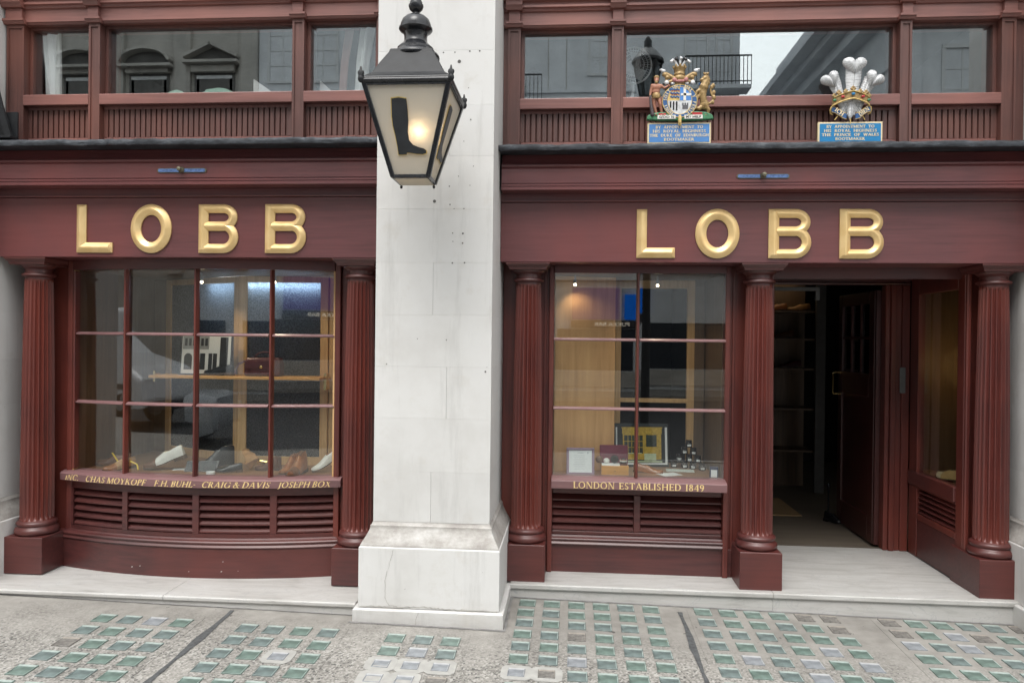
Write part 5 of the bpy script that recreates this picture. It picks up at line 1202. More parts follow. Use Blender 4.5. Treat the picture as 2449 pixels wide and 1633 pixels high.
# ------------------------------------------------------------------ the lantern
LX, LYY = -.854, -.98
t = thing('wall_lantern', (LX, LYY, 2.50), 'black four sided lantern with a boot silhouette, lit, hung before the white pier', 'lantern')
TH, BH, TZ, BZ_ = .220, .0925, 2.990, 2.526
def corner(sx, sy, k): e = BH+(TH-BH)*k; return Vector((LX+sx*e, LYY+sy*e, BZ_+(TZ-BZ_)*k))
for sx, sy in ((-1, -1), (1, -1), (1, 1), (-1, 1)):
    a, b = corner(sx, sy, 0), corner(sx, sy, 1); w = .0125
    put(MB().loft([[(p.x+dx*w, p.y+dy*w, p.z) for dx, dy in ((-1, -1), (1, -1), (1, 1), (-1, 1))] for p in (a, b)]), 'corner_bar', iron, parent=t, bevel=.003)
    c = Vector((LX+sx*(TH+.012), LYY+sy*(TH+.012), TZ+.012))
    cr = MB().ell(c, (.016, .016, .020)); cr.loft([[(c.x+dx*r_, c.y+dy*r_, c.z+z) for dx, dy in ((-1, -1), (1, -1), (1, 1), (-1, 1))] for r_, z in ((.010, .008), (.013, .03), (.006, .045), (.003, .062))])
    for q in (-1, 1): cr.ell((c.x+q*.010, c.y, c.z+.030), (.007, .007, .012), 8, 6)
    put(cr, 'corner_ornament', ironm, parent=t, smooth=50)
for (sx, sy), (ux, uy) in (((-1, -1), (1, -1)), ((1, -1), (1, 1)), ((1, 1), (-1, 1)), ((-1, 1), (-1, -1))):
    a, b, c, d = corner(sx, sy, .004), corner(ux, uy, .004), corner(ux, uy, .985), corner(sx, sy, .985)
    nrm = (b-a).cross(d-a).normalized()
    put(MB().quad(a, b, c, d, -.004), 'pane', opal, parent=t)
    for k, hgt in ((0.0, .016), (.965, .016)):
        p, q = corner(sx, sy, k), corner(ux, uy, k); dz = Vector((0, 0, hgt)); o_ = Vector((nrm.x, nrm.y, 0))*.010
        put(MB().loft([[p-o_, p+o_, p+o_+dz, p-o_+dz], [q-o_, q+o_, q+o_+dz, q-o_+dz]]), 'frame_rail', iron, parent=t)
put(MB().box(LX-BH+.003, LX+BH-.003, LYY-BH+.003, LYY+BH-.003, BZ_-.004, BZ_-.0005), 'bottom_pane', opal, parent=t)
def rg(e, z): return [(LX-e, LYY-e, z), (LX+e, LYY-e, z), (LX+e, LYY+e, z), (LX-e, LYY+e, z)]
put(MB().loft([rg(TH+.012, TZ-.006), rg(TH+.018, TZ+.004), rg(TH+.018, TZ+.010), rg(TH+.012, TZ+.014), rg(TH+.014, TZ+.022), rg(TH+.006, TZ+.030)]), 'eaves', iron, parent=t, bevel=.002)
put(MB().loft([rg(TH+.004, TZ+.0305), rg(TH-.03, TZ+.058), rg(.155, TZ+.125), rg(.118, TZ+.19), rg(.112, TZ+.21)]), 'roof', ironm, parent=t, bevel=.004)
put(MB().lathe([(.120, 3.176), (.128, 3.180), (.130, 3.190), (.126, 3.200), (.110, 3.215), (.098, 3.226), (.097, 3.236), (.082, 3.25), (.068, 3.262), (.062, 3.275), (.061, 3.300), (.066, 3.318), (.084, 3.330), (.090, 3.338), (.089, 3.348), (.082, 3.352), (.081, 3.366), (.072, 3.390), (.052, 3.408), (.030, 3.418), (.018, 3.421), (.016, 3.430), (.022, 3.434), (.034, 3.446), (.040, 3.462), (.039, 3.472), (.034, 3.476), (.033, 3.486), (.024, 3.506), (.012, 3.520), (.004, 3.530)], (LX, LYY, 0), 40), 'chimney', iron, parent=t, smooth=30)
# silhouette boots, front and right panes
BOOT = [(-.080, .822), (-.042, .832), (-.002, .818), (.002, .700), (.003, .600), (-.002, .480), (.002, .395), (.022, .345), (.052, .318), (.078, .305), (.090, .285), (.090, .258), (.070, .245), (.040, .248), (.005, .262), (-.012, .262), (-.013, .243), (-.056, .243), (-.057, .270), (-.060, .330), (-.068, .440), (-.078, .540), (-.082, .640), (-.081, .740)]
def boot(face, grow, out):
    a, b = (Vector((-1, -1)), Vector((1, -1))) if face == 0 else (Vector((1, -1)), Vector((1, 1)))
    r0 = []; r1 = []
    cx_ = sum(p[0] for p in BOOT)/len(BOOT); ck = sum(p[1] for p in BOOT)/len(BOOT)
    for u, k in BOOT:
        u = cx_+(u-cx_)*(1+grow*1.0); k = ck+(k-ck)*(1+grow*.55)
        e = BH+(TH-BH)*k; z = BZ_+(TZ-BZ_)*k
        if face == 0: r0.append((LX+u, LYY-e-.0045, z)); r1.append((LX+u, LYY-e-.0045-out, z))
        else: r0.append((LX+e+.0045, LYY+u, z)); r1.append((LX+e+.0045+out, LYY+u, z))
    return MB().loft([r0, r1])
boot_gold = plain('silhouette_edge_gold', (.60, .45, .15), .4)
for f in (0, 1):
    put(boot(f, .055, .0012), 'boot_edge', boot_gold, parent=t); put(boot(f, 0, .0035), 'boot_silhouette', plain('silhouette_black', (.018, .020, .023), .45, 0, .3), parent=t)
bulb = MB().ell((LX+.052, LYY-.085, 2.762), (.020, .020, .030), 14, 10)
put(bulb, 'bulb', emit('lamp_bulb', (1.0, .78, .50), 10.0), parent=t, smooth=60)
put(MB().tube([(LX+.052, LYY-.085, 2.735), (LX+.03, LYY-.04, 2.62), (LX, LYY, 2.528)], .008, 8), 'bulb_holder', iron, parent=t)
ll = bpy.data.lights.new('lantern_light', 'POINT'); ll.energy = 0.34; ll.color = (1.0, .78, .52); ll.shadow_soft_size = .03
lo = bpy.data.objects.new('lantern_light', ll); lo.location = (.052, -.125, .262); COL.objects.link(lo); lo.parent = t
# bracket to the pier
br = MB(); br.box(LX-.014, LX+.014, LYY+.10, -.485, 3.215, 3.245); br.tube([(LX, LYY+.236, 3.02), (LX, -.60, 3.05), (LX, -.49, 2.86)], .010, 8); br.box(LX-.035, LX+.035, -.4905, -.4802, 2.82, 3.27)
put(br, 'wall_bracket', iron, parent=t, bevel=.002)
for sx in (-1, 1): put(MB().ell((LX+sx*BH*.98, LYY+BH*.98, BZ_-.012), (.008, .008, .010), 8, 6), 'foot_knob', iron, parent=t)

# black bracket on the lead at the far left
t = thing('iron_bracket', (-3.80, -.33, 2.95), 'black iron stay bracket standing on the lead ledge at the far left', 'bracket')
put(MB().box(-3.79, -3.645, -.36, -.28, 2.951, 2.968), 'foot_plate', ironm, parent=t, bevel=.002); put(MB().box(-3.80, -3.642, -.30, -.285, 2.9685, 3.135), 'back_plate', ironm, parent=t, bevel=.002)
put(MB().loft([[(x, y, z) for x, y in ((-3.735-k, -.345), (-3.69-k, -.345), (-3.69-k, -.325), (-3.735-k, -.325))] for k, z in ((-.04, 2.969), (.03, 3.18), (.10, 3.44), (.16, 3.75))]), 'stay', ironm, parent=t)
put(MB().lathe([(.016, 0), (.016, .012), (.01, .016)], n=8).xf(lambda p: Vector((-3.745+p.x, -.345-p.z*.0-.02+p.y, 2.985+p.z))), 'bolt', iron, parent=t)

# ------------------------------------------------------------------ carved arms (left) -- local units: u right, v up from the plaque top
def plaque(t, x0, x1, z0, z1, y, mat, lines):
    put(MB().box(x0, x1, y, y+.022, z0, z1), 'plaque_border', cream, parent=t, bevel=.002)
    put(MB().box(x0+.010, x1-.010, y-.0015, y-.0002, z0+.010, z1-.010), 'plaque_face', mat, parent=t)
    h = (z1-z0-.030)/len(lines)
    tx = MB()
    for i, (s_, f) in enumerate(lines):
        tx.join(at(serif_mb(s_, h=h*.68, w=(x1-x0-.028)*f, ext=.0010, word=2.6, bold=True), (x0+x1)/2, y-.0017, z1-.016-h*(i+.5)))
    put(tx, 'lettering', cream, parent=t, kind='stuff')
AX, AZ, AY = .6685, 3.092, -.075
t = thing('royal_arms', (AX, AY, 2.945), 'painted carved coat of arms with a club bearer and a lion over a blue plaque', 'coat of arms', 'carved royal warrants')
plaque(t, .471, .872, 2.947, 3.083, AY, blue1, [('BY APPOINTMENT TO', .80), ('HIS ROYAL HIGHNESS', .90), ('THE DUKE OF EDINBURGH', 1.0), ('BOOTMAKER', .52)])
k_ = .000735
def P_(u, v, y=0.0): return Vector((AX+(u-445)*k_, AY+.010+y, AZ+(700-v)*k_))
def limb(mb, pts, r0, r1=None):
    pts = [Vector(p) for p in pts]; mb.tube(pts, r0, 10, r1)
    mb.ell(pts[0], r0*1.0, 10, 8); mb.ell(pts[-1], (r1 if r1 is not None else r0), 10, 8)
# green compartment
mb = MB().loft([[tuple(P_(u, v, -.020*(1-s)+0)) if False else (P_(u, v).x, AY+.020-d, P_(u, v).z) for u, v in [(165, 690), (172, 655), (215, 635), (300, 625), (445, 632), (590, 622), (680, 630), (730, 655), (740, 690), (600, 700), (300, 700)]] for s, d in ((0, 0), (1, .03), (2, .040))])
put(mb, 'mound', heraldg, parent=t, bevel=.006, seg=2)
# standing club bearer
mb = MB(); H = lambda u, v, y=-.012: P_(u, v, y)
mb.ell(H(248, 335), (.017, .017, .022)); mb.ell(H(248, 352, -.02), (.013, .014, .012))
limb(mb, [H(248, 358), H(248, 380)], .011); mb.ell(H(247, 405), (.031, .018, .028)); mb.ell(H(247, 440), (.025, .016, .026)); mb.ell(H(248, 478), (.027, .017, .022))
limb(mb, [H(212, 388), H(200, 435), H(192, 492, -.018)], .011, .0075); limb(mb, [H(285, 390), H(318, 415, -.016), H(352, 396, -.018)], .011, .0075)
limb(mb, [H(232, 490), H(228, 560), H(250, 640, -.014)], .0155, .009); limb(mb, [H(265, 490), H(285, 560, -.02), H(298, 640, -.016)], .0155, .009)
mb.ell(H(246, 652, -.022), (.010, .018, .008)); mb.ell(H(304, 652, -.024), (.010, .018, .008))
for q in range(5): mb.ell(H(188+q*3.2, 498+abs(q-2)*2, -.024), (.0035, .005, .0075), 8, 6)
for q in range(4): mb.ell(H(352+q*3.0, 390+q*4, -.026), (.0035, .005, .007), 8, 6)
put(mb, 'club_bearer', skin, parent=t, remesh=.0026)
mb = MB(); mb.lathe([(.026, 0), (.029, .012), (.026, .03), (.024, .034)], (H(248, 505).x, AY-.002, H(248, 505).z), 14); put(mb, 'loincloth', oldgold, parent=t, smooth=40)
mb = MB(); mb.ell(H(248, 318), (.0185, .0185, .012)); mb.ell(H(246, 366, -.026), (.011, .008, .012)); put(mb, 'hair_and_beard', oldgold, parent=t, smooth=60)
mb = MB(); mb.tube([H(193, 480, -.026), H(200, 560, -.03), H(214, 650, -.03)], .0065, 10, .013); mb.ell(H(214, 650, -.03), .013); put(mb, 'club', plain('dark_club', (.06, .045, .05), .5), parent=t, smooth=50)
# lion
mb = MB(); mb.ell(H(664, 338, -.016), (.022, .021, .022)); mb.ell(H(636, 350, -.022), (.015, .013, .011)); mb.ell(H(640, 362, -.022), (.011, .010, .006)); limb(mb, [H(672, 350), H(654, 410)], .024, .030)
for (u, v) in ((690, 330), (696, 352), (694, 376), (682, 396), (664, 372), (672, 316)): mb.ell(H(u, v, -.014), (.011, .014, .015), 10, 8)
if True:
    pass
mb.ell(H(660, 340, -.016), .02); mb.ell(H(645, 440), (.029, .022, .036)); limb(mb, [H(645, 460), H(655, 540)], .024, .022); mb.ell(H(662, 560), (.030, .022, .034))
limb(mb, [H(622, 430), H(595, 452, -.02), H(582, 480, -.022)], .013, .009); limb(mb, [H(625, 470), H(590, 520, -.014), H(576, 512, -.016)], .013, .009)
limb(mb, [H(640, 575), H(612, 600, -.02), H(590, 592, -.022)], .016, .010); limb(mb, [H(675, 580), H(700, 610), H(688, 645, -.01)], .018, .010); mb.ell(H(672, 655, -.016), (.017, .016, .009))
limb(mb, [H(690, 560), H(722, 540), H(735, 500), H(716, 460), H(712, 420)], .008, .006)
for (u, v) in ((735, 395), (722, 410), (742, 455), (745, 500), (732, 540)): mb.ell(H(u, v), (.012, .009, .016))
for i in range(9): mb.ell(H(632+9*(i % 4), 398+i*7, -.028+.004*(i % 3)), (.008, .008, .013), 8, 6)
put(mb, 'lion', oldgold, parent=t, remesh=.0026)
mb = MB().lathe([(.026, 0), (.029, .004), (.0285, .012), (.029, .018), (.026, .022)], (0, 0, 0), 20).xf(lambda p: H(655, 402, 0)+Vector((p.x-.15*p.z, p.y, p.z))); put(mb, 'collar', navy, parent=t, smooth=40)
mb = MB()
for q in range(5): mb.ell((H(672, 300).x+(q-2)*.007, AY-.012, H(672, 300).z+(.004 if q % 2 == 0 else 0)), (.0045, .008, .009), 8, 6)
put(mb, 'lion_crown', oldgold, parent=t, remesh=.0022)
# shield and garter
def oval(cu, cv, a, b, n=40, pw=1.0): return [(P_(cu, cv).x+a*k_*math.cos(2*math.pi*i/n), P_(cu, cv).z+b*k_*math.sin(2*math.pi*i/n)) for i in range(n)]
oo = oval(447, 535, 148, 142); ii = oval(447, 530, 104, 120)
gm = MB().loft([[(x, AY+.012, z) for x, z in oo], [(x, AY-.018, z) for x, z in oo], [(x, AY-.024, z) for x, z in [(a[0]*.93+b[0]*.07, a[1]*.93+b[1]*.07) for a, b in zip(oo, ii)]], [(x, AY-.024, z) for x, z in [(a[0]*.1+b[0]*.9, a[1]*.1+b[1]*.9) for a, b in zip(oo, ii)]], [(x, AY-.016, z) for x, z in ii]])
put(gm, 'garter', navy, parent=t, smooth=30)
for ov, nm, yy in ((oo, 'garter_edge', -.024), (ii, 'garter_edge', -.022)): put(MB().tube([(x, AY+yy, z) for x, z in ov+[ov[0]]], .0024, 6), nm, gilt, parent=t, smooth=50)
tx = MB(); body = 'HONI SOIT QUI MAL Y PENSE'; n = len(body)
for i, ch in enumerate(body):
    if ch == ' ': continue
    a = R(225-270*(i+.5)/n) if False else R(-118-304*(i+.5)/n)
    m1 = serif_mb(ch, h=.020, ext=.001, bold=True)
    rx, rz = 127*k_, 131*k_; c0 = Vector((P_(447, 533).x+rx*math.cos(a), AY-.0255, P_(447, 533).z+rz*math.sin(a))); ro = a-math.pi/2
    tx.join(m1.xf(lambda p: c0+Vector((p.x*math.cos(ro)-p.z*math.sin(ro), p.y, p.x*math.sin(ro)+p.z*math.cos(ro)))))
put(tx, 'garter_lettering', cream, parent=t, kind='stuff')
mb = MB().py(ii, AY-.020, AY-.010); put(mb, 'shield', silver, parent=t)
cxs, czs = P_(447, 530).x, P_(447, 530).z
def clip(poly):                                        # keep a quarter inside the oval by sampling it
    return poly
def quarter(qx, qz, y, inset=0.0):
    pts = [(cxs+qx*.001, czs+qz*.001)]
    a0 = {(1, 1): 0, (-1, 1): 90, (-1, -1): 180, (1, -1): 270}[(qx, qz)]
    return pts+[(cxs+104*k_*.97*math.cos(R(a0+i*9))+qx*.0005, czs+120*k_*.97*math.sin(R(a0+i*9))+qz*.0005) for i in range(11)]
for (qx, qz), mt_ in (((-1, 1), gilt), ((1, 1), plain('shield_blue', (.07, .22, .55), .4)), ((-1, -1), silver), ((1, -1), silver)):
    put(MB().py(quarter(qx, qz, 0), AY-.0225, AY-.0202), 'quarter', mt_, parent=t)
sb = MB(); z_ = lambda a: a*k_
for (u0, v0, u1, v1) in ((478, 418, 500, 530), (455, 468, 545, 488)): sb.box(P_(u0, v0).x, P_(u1, v1).x, AY-.0245, AY-.0227, P_(u0, v1).z, P_(u0, v0).z)
put(sb, 'white_cross', whitel, parent=t)
sb = MB()
for i, u in enumerate((362, 388, 414)): sb.box(P_(u, 0).x, P_(u+13, 0).x, AY-.0245, AY-.0227, P_(0, 600-8*abs(1-i)+(i*12)).z, P_(0, 538).z)
put(sb, 'black_stripe', blackm, parent=t, kind='stuff')
sb = MB(); sb.box(P_(470, 0).x, P_(518, 0).x, AY-.0245, AY-.0227, P_(0, 605).z, P_(0, 570).z)
for u in (468, 488, 508): sb.box(P_(u, 0).x, P_(u+12, 0).x, AY-.0246, AY-.0227, P_(0, 574).z, P_(0, 552).z)
put(sb, 'castle', plain('castle_grey', (.10, .10, .11), .5), parent=t, kind='stuff')
sb = MB()
for r_ in range(3):
    for q in range(6): sb.ell((P_(372+q*13, 0).x, AY-.024, P_(0, 432+r_*32+6*(q % 2)).z), (.006, .003, .0065), 8, 6)
put(sb, 'blue_lion_charge', navy, parent=t, kind='stuff')
sb = MB()
for r_ in range(2):
    for q in range(4): sb.ell((P_(380+q*20, 0).x, AY-.024, P_(0, 448+r_*32).z), (.0035, .003, .004), 8, 6)
put(sb, 'red_heart_charge', heraldr, parent=t, kind='stuff')
# helm, mantling, coronet, plume
mb = MB(); mb.ell(P_(448, 352, -.008), (.052, .024, .034)); mb.ell(P_(448, 330, -.012), (.038, .026, .026))
for s_ in (-1, 1):
    limb(mb, [P_(448+s_*50, 330, -.006), P_(448+s_*90, 300, -.004), P_(448+s_*112, 285, -.004)], .016, .011); mb.ell(P_(448+s_*126, 292, -.006), (.020, .012, .016)); mb.ell(P_(448+s_*105, 318, -.006), (.018, .012, .014))
    limb(mb, [P_(448+s_*60, 352, -.006), P_(448+s_*100, 360, -.004), P_(448+s_*118, 345, -.006)], .014, .008)
put(mb, 'mantling', oldgold, parent=t, remesh=.003)
mb = MB()
for s_ in (-1, 1):
    mb.ell(P_(448+s_*140, 262, -.008), (.017, .011, .012)); mb.ell(P_(448+s_*158, 252, -.008), (.014, .010, .008)); mb.ell(P_(448+s_*112, 365, -.012), (.016, .010, .016)); mb.ell(P_(448+s_*60, 378, -.022), (.014, .008, .010))
put(mb, 'mantling_tip', silver, parent=t, remesh=.003)
mb = MB(); mb.ell(P_(400, 350, -.03), (.016, .010, .015)); mb.ell(P_(500, 348, -.03), (.016, .010, .015)); mb.ell(P_(450, 362, -.032), (.028, .009, .010)); put(mb, 'mantling_lining', plain('rose_paint', (.42, .17, .16), .45), parent=t, remesh=.003)
cc = P_(448, 262, .004); mb = MB().lathe([(.030, -.030), (.036, -.026), (.035, -.016), (.031, -.010), (.034, .006), (.040, .020), (.036, .024)], cc, 20)
for q in range(8): mb.ell((cc.x+.039*math.cos(2*math.pi*q/8), cc.y+.039*math.sin(2*math.pi*q/8), cc.z+.028), (.007, .007, .012), 8, 6)
put(mb, 'coronet', oldgold, parent=t, remesh=.0025)
for q, (du, dv) in enumerate(((-58, -40), (-26, -62), (10, -66), (42, -56), (66, -34))):
    a = P_(447+du*.2, 222, -.004); b = P_(447+du*.72, 185+dv*.25, -.006); c = P_(447+du, 195+dv+10, -.010); d = P_(447+du*1.28, 205+dv+18, -.014)
    mb = MB(); limb(mb, [a, b, c, d], .008, .009); mb.ell(d, (.011, .010, .009)); put(mb, 'plume', silver if q % 2 == 0 else blackm, parent=t, remesh=.0025)
# motto scroll
for u0, u1, tx_ in ((258, 414, 'GOD IS'), (488, 645, 'MY HELP')):
    put(MB().box(P_(u0, 0).x, P_(u1, 0).x, AY-.026, AY-.0205, P_(0, 691).z, P_(0, 656).z), 'motto_scroll', whitel, parent=t, bevel=.002)
    put(at(text_mb(tx_, h=.0145, w=(u1-u0)*k_*.82, ext=.001, off=.01), P_((u0+u1)/2, 0).x, AY-.0262, P_(0, 673).z), 'motto_lettering', blackm, parent=t, kind='stuff')
mb = MB(); mb.box(P_(268, 0).x, P_(330, 0).x, AY-.0245, AY-.018, P_(0, 654).z, P_(0, 640).z); mb.box(P_(555, 0).x, P_(640, 0).x, AY-.0245, AY-.018, P_(0, 654).z, P_(0, 634).z); put(mb, 'red_ribbon', heraldr, parent=t, kind='stuff')
mb = MB(); limb(mb, [P_(450, 668, -.028), P_(450, 720, -.03)], .012, .011); mb.tube([P_(435, 735, -.03), P_(450, 742, -.03), P_(465, 735, -.03)], .004, 8); put(mb, 'garter_buckle', gilt, parent=t, remesh=.0025)

# ------------------------------------------------------------------ carved feathers (right)
FX, FZ = 1.734, 3.078
t = thing('feather_badge', (FX, AY, 2.945), 'carved badge of three white feathers in a gold coronet over a blue appointment plaque', 'badge', 'carved royal warrants')
plaque(t, 1.537, 1.931, 2.942, 3.075, AY, blue2, [('BY APPOINTMENT TO', .80), ('HIS ROYAL HIGHNESS', .88), ('THE PRINCE OF WALES', .95), ('BOOTMAKER', .50)])
kf = .000712
def Q_(u, v, y=0.0): return Vector((FX+(u-1925)*kf, AY+.010+y, FZ+(703-v)*kf))
barbm = plain('dark_barb_paint', (.16, .165, .17), .6)
def plume(pts, ws, name, depth=.016, barbs=26, mat=silver, y=-.01):
    """feather blade: spine through pts (u,v), half widths ws (u units), barbs as ridges swept back from the rachis"""
    n = barbs*4; m = 17; rings = []
    def samp(s, arr):
        f = s*(len(arr)-1); i = min(len(arr)-2, int(f)); e = f-i; e = e*e*(3-2*e) if not hasattr(arr[0], '__len__') else e
        a, b = arr[i], arr[i+1]
        return a+(b-a)*e if not hasattr(a, '__len__') else Vector((a[0]+(b[0]-a[0])*e, a[1]+(b[1]-a[1])*e))
    for i in range(n+1):
        s = i/n; p = samp(s, pts); q = samp(min(1, s+.02), pts); o = samp(max(0, s-.02), pts); d = (q-o).normalized(); nn = Vector((-d.y, d.x)); w = samp(s, ws)
        front = []; back = []
        for j in range(m):
            c = -1+2*j/(m-1); ac = abs(c)
            ph = (s*barbs-ac*1.6); rid = .5+.5*math.cos(2*math.pi*ph)
            edge = 1-.08*(1-rid)*(ac > .7)
            z = depth*(1-ac**2.2)*(.75)+.0030*rid*min(1, ac*4)*(1-ac**6)
            if ac < .09: z += .0035
            pp = Vector((p.x+nn.x*c*w*edge-d.x*ac*w*.25, p.y+nn.y*c*w*edge-d.y*ac*w*.25))
            b3 = Q_(pp.x, pp.y, y-z); front.append(tuple(b3))
        back = [(x, AY+.012+y, z) for x, yy, z in front[::-1]]
        rings.append(front+back)
    o = put(MB().loft(rings), name, mat, parent=t, smooth=50)
    lines = MB()
    for q in range(1, barbs, 2):
        i = min(n, int(q*n/barbs))
        for sg in (0, m-1):
            ps = []
            for e in (.15, .45, .75, .96):
                j = round((m-1)/2+(sg-(m-1)/2)*e); ii = min(n, i+int(e*1.6*4)); p = rings[ii][j]; ps.append((p[0], p[1]-.0004, p[2]))
            lines.tube(ps, .0008, 4)
    lines.tube([(rings[i][m//2][0], rings[i][m//2][1]-.0002, rings[i][m//2][2]) for i in range(0, n+1, 4)], .0012, 5)
    put(lines, 'barb_groove', barbm, parent=o, kind='stuff')
    return o
plume([(1928, 640), (1932, 520), (1940, 400), (1948, 300), (1950, 220)], [40, 62, 58, 70, 72], 'feather', .018)
plume([(1885, 620), (1850, 520), (1815, 430), (1790, 360), (1765, 300)], [28, 42, 46, 56, 60], 'feather', .016, y=-.004)
plume([(1975, 620), (2010, 520), (2050, 430), (2080, 370), (2105, 310)], [28, 42, 46, 56, 60], 'feather', .016, y=-.004)
def curl(cu, cv, du, dv, w, h, name='feather_tip'):
    """drooping head of a feather: a ridged heart, cleft above and pointed below"""
    dirv = Vector((du, dv)).normalized(); nn = Vector((-dirv.y, dirv.x)); m = 64; rings = []; n = 9
    lines = MB()
    def pt(t, k):
        x = 16*math.sin(t)**3/16; z = (13*math.cos(t)-5*math.cos(2*t)-2*math.cos(3*t)-math.cos(4*t))/15
        zc = .10; r = 1+.03*math.cos(t*30)*(k > .5)
        X = x*k*r; Z = zc+(z-zc)*k*r
        d = .034*math.sqrt(max(0, 1-k*k))*(1-.55*math.exp(-(X/.13)**2))
        u = cu+nn.x*X*w+dirv.x*Z*h; v = cv+nn.y*X*w+dirv.y*Z*h
        return Q_(u, v, -.022-d)
    for i in range(n):
        k = math.cos(math.pi/2*i/(n-.6)); rings.append([tuple(pt(2*math.pi*j/m, k)) for j in range(m)])
    back = [(x, AY-.004, z) for x, y, z in rings[0]]
    o = put(MB().loft([back]+rings), name, silver, parent=t, smooth=60)
    for j in range(2, 31, 2):
        for sg in (1, -1):
            tt = sg*math.pi*j/32
            lines.tube([pt(tt, k)+Vector((0, -.0004, 0)) for k in (.97, .85, .7, .52)], .00085, 4)
    put(lines, 'barb_groove', barbm, parent=o, kind='stuff')
    return o
curl(1950, 210, 0.03, -1, 104, 82); curl(1745, 335, -.50, -.86, 82, 74); curl(2122, 335, .50, -.86, 82, 74)
# coronet
cz_ = Q_(1925, 525).z; cx_ = Q_(1925, 0).x
def band(r0, zlo, zhi, bow_=.016):
    n = 24; rings = []
    for i in range(n+1):
        a = R(180+180*i/n); c, s_ = math.cos(a), math.sin(a)
        bz = -bow_*(1-c*c)*-1
        rings.append([(cx_+r0*c*kf*1.0, AY+.004+r0*.26*kf*s_*1.2, cz_+zlo+bz*.9+.020*abs(c)*-1), (cx_+(r0+8)*c*kf, AY+.000+(r0+8)*.30*kf*s_*1.2, cz_+zlo+bz*.9+.002-.020*abs(c)), (cx_+(r0+8)*c*kf, AY+.000+(r0+8)*.30*kf*s_*1.2, cz_+zhi+bz*.9-.020*abs(c)), (cx_+r0*c*kf, AY+.004+r0*.26*kf*s_*1.2, cz_+zhi+bz*.9+.002-.020*abs(c))])
    return rings
mb = MB().loft(band(152, -.006, .036)); put(mb, 'coronet_band', oldgold, parent=t, smooth=40)
mb = MB()
for q in range(7):
    a = R(200+140*q/6); c, s_ = math.cos(a), math.sin(a); x = cx_+158*c*kf; y = AY-.002+.30*158*kf*s_*1.2; z = cz_+.050-.020*abs(c)+.012*(1-c*c)
    big = q % 2 == 1
    for dx, dz in ((0, .006), (-.010, -.004), (.010, -.004), (0, -.012)): mb.ell((x+dx*(1 if big else .7), y, z+dz+(.008 if big else 0)), (.0095, .008, .0085), 10, 8)
for s_ in (-1, 1): mb.tube([(cx_+s_*140*kf, AY-.01, cz_+.01), (cx_+s_*150*kf, AY-.012, cz_+.04)], .010, 8)
put(mb, 'coronet_leaf', oldgold, parent=t, remesh=.0026)
put(MB().tube([(cx_+158*kf*math.cos(R(a)), AY-.004+.30*160*kf*1.2*math.sin(R(a)), cz_-.010+.016*(1-math.cos(R(a))**2)-.020*abs(math.cos(R(a)))) for a in range(184, 357, 8)], .0048, 8), 'coronet_rim', gilt, parent=t, smooth=50)
put(MB().tube([(cx_+158*kf*math.cos(R(a)), AY-.004+.30*160*kf*1.2*math.sin(R(a)), cz_+.036+.016*(1-math.cos(R(a))**2)-.020*abs(math.cos(R(a)))) for a in range(184, 357, 8)], .0036, 8), 'coronet_rim', gilt, parent=t, smooth=50)
for a, m_ in ((270, blue2), (238, heraldr), (302, heraldr), (205, heraldg), (335, heraldg)):
    c, s_ = math.cos(R(a)), math.sin(R(a)); put(MB().ell((cx_+162*c*kf, AY-.006+.30*164*kf*s_*1.2, cz_+.016+.016*(1-c*c)-.020*abs(c)), (.012, .006, .0085)), 'jewel', m_, parent=t, smooth=60)
# quill ends
plume([(1925, 545), (1922, 600), (1918, 655), (1915, 690)], [30, 34, 28, 6], 'quill_end', .014, 12, y=-.020)
plume([(1890, 550), (1870, 590), (1850, 625), (1835, 640)], [22, 30, 24, 8], 'quill_end', .012, 10, y=-.010)
plume([(1960, 550), (1985, 590), (2010, 622), (2022, 636)], [22, 30, 24, 8], 'quill_end', .012, 10, y=-.010)
put(MB().tube([Q_(1914, 680, -.03), Q_(1918, 735, -.03)], .0042, 8, .002), 'quill_point', gilt, parent=t, smooth=40)
for a, b in (((1815, 655), (1788, 690)), ((2030, 655), (2048, 690))): put(MB().tube([Q_(*a, -.012), Q_(*b, -.012)], .003, 8), 'quill_point', gilt, parent=t)
# blue ribbons
for s_, body in ((-1, 'ICH'), (1, 'DIEN')):
    cen = [(1925+s_*38, 662), (1925+s_*70, 655), (1925+s_*100, 628), (1925+s_*135, 600), (1925+s_*165, 596)]
    rings = []
    for i in range(17):
        f = i/16*(len(cen)-1); k = min(len(cen)-2, int(f)); e = f-k; u = cen[k][0]+(cen[k+1][0]-cen[k][0])*e; v = cen[k][1]+(cen[k+1][1]-cen[k][1])*e
        yy = -.022-.008*math.sin(i/16*math.pi*2)
        rings.append([tuple(Q_(u, v-25, yy)), tuple(Q_(u, v+25, yy)), tuple(Q_(u, v+25, yy+.006)), tuple(Q_(u, v-25, yy+.006))])
    put(MB().loft(rings), 'ribbon', navy, parent=t, smooth=40)
    for o_ in (-24, 24): put(MB().tube([(p[0 if o_ < 0 else 1][0], p[0 if o_ < 0 else 1][1]+.002, p[0 if o_ < 0 else 1][2]) for p in rings], .0026, 6), 'ribbon_edge', gilt, parent=t)
    put(MB().tube([Q_(1925+s_*165, 575, -.018), Q_(1925+s_*175, 600, -.014), Q_(1925+s_*170, 630, -.008), Q_(1925+s_*150, 640, -.004)], .007, 8, .003), 'ribbon_end', gilt, parent=t, smooth=50)
    tm = serif_mb(body, h=.026, w=.060 if body == 'ICH' else .070, ext=.0012, bold=True); an = R(37)*s_
    c0 = Q_(1925+s_*104, 626, -.032); put(tm.xf(lambda p: c0+Vector((p.x*math.cos(an)-p.z*math.sin(an), p.y, p.x*math.sin(an)+p.z*math.cos(an)))), 'motto_lettering', cream, parent=t, kind='stuff')

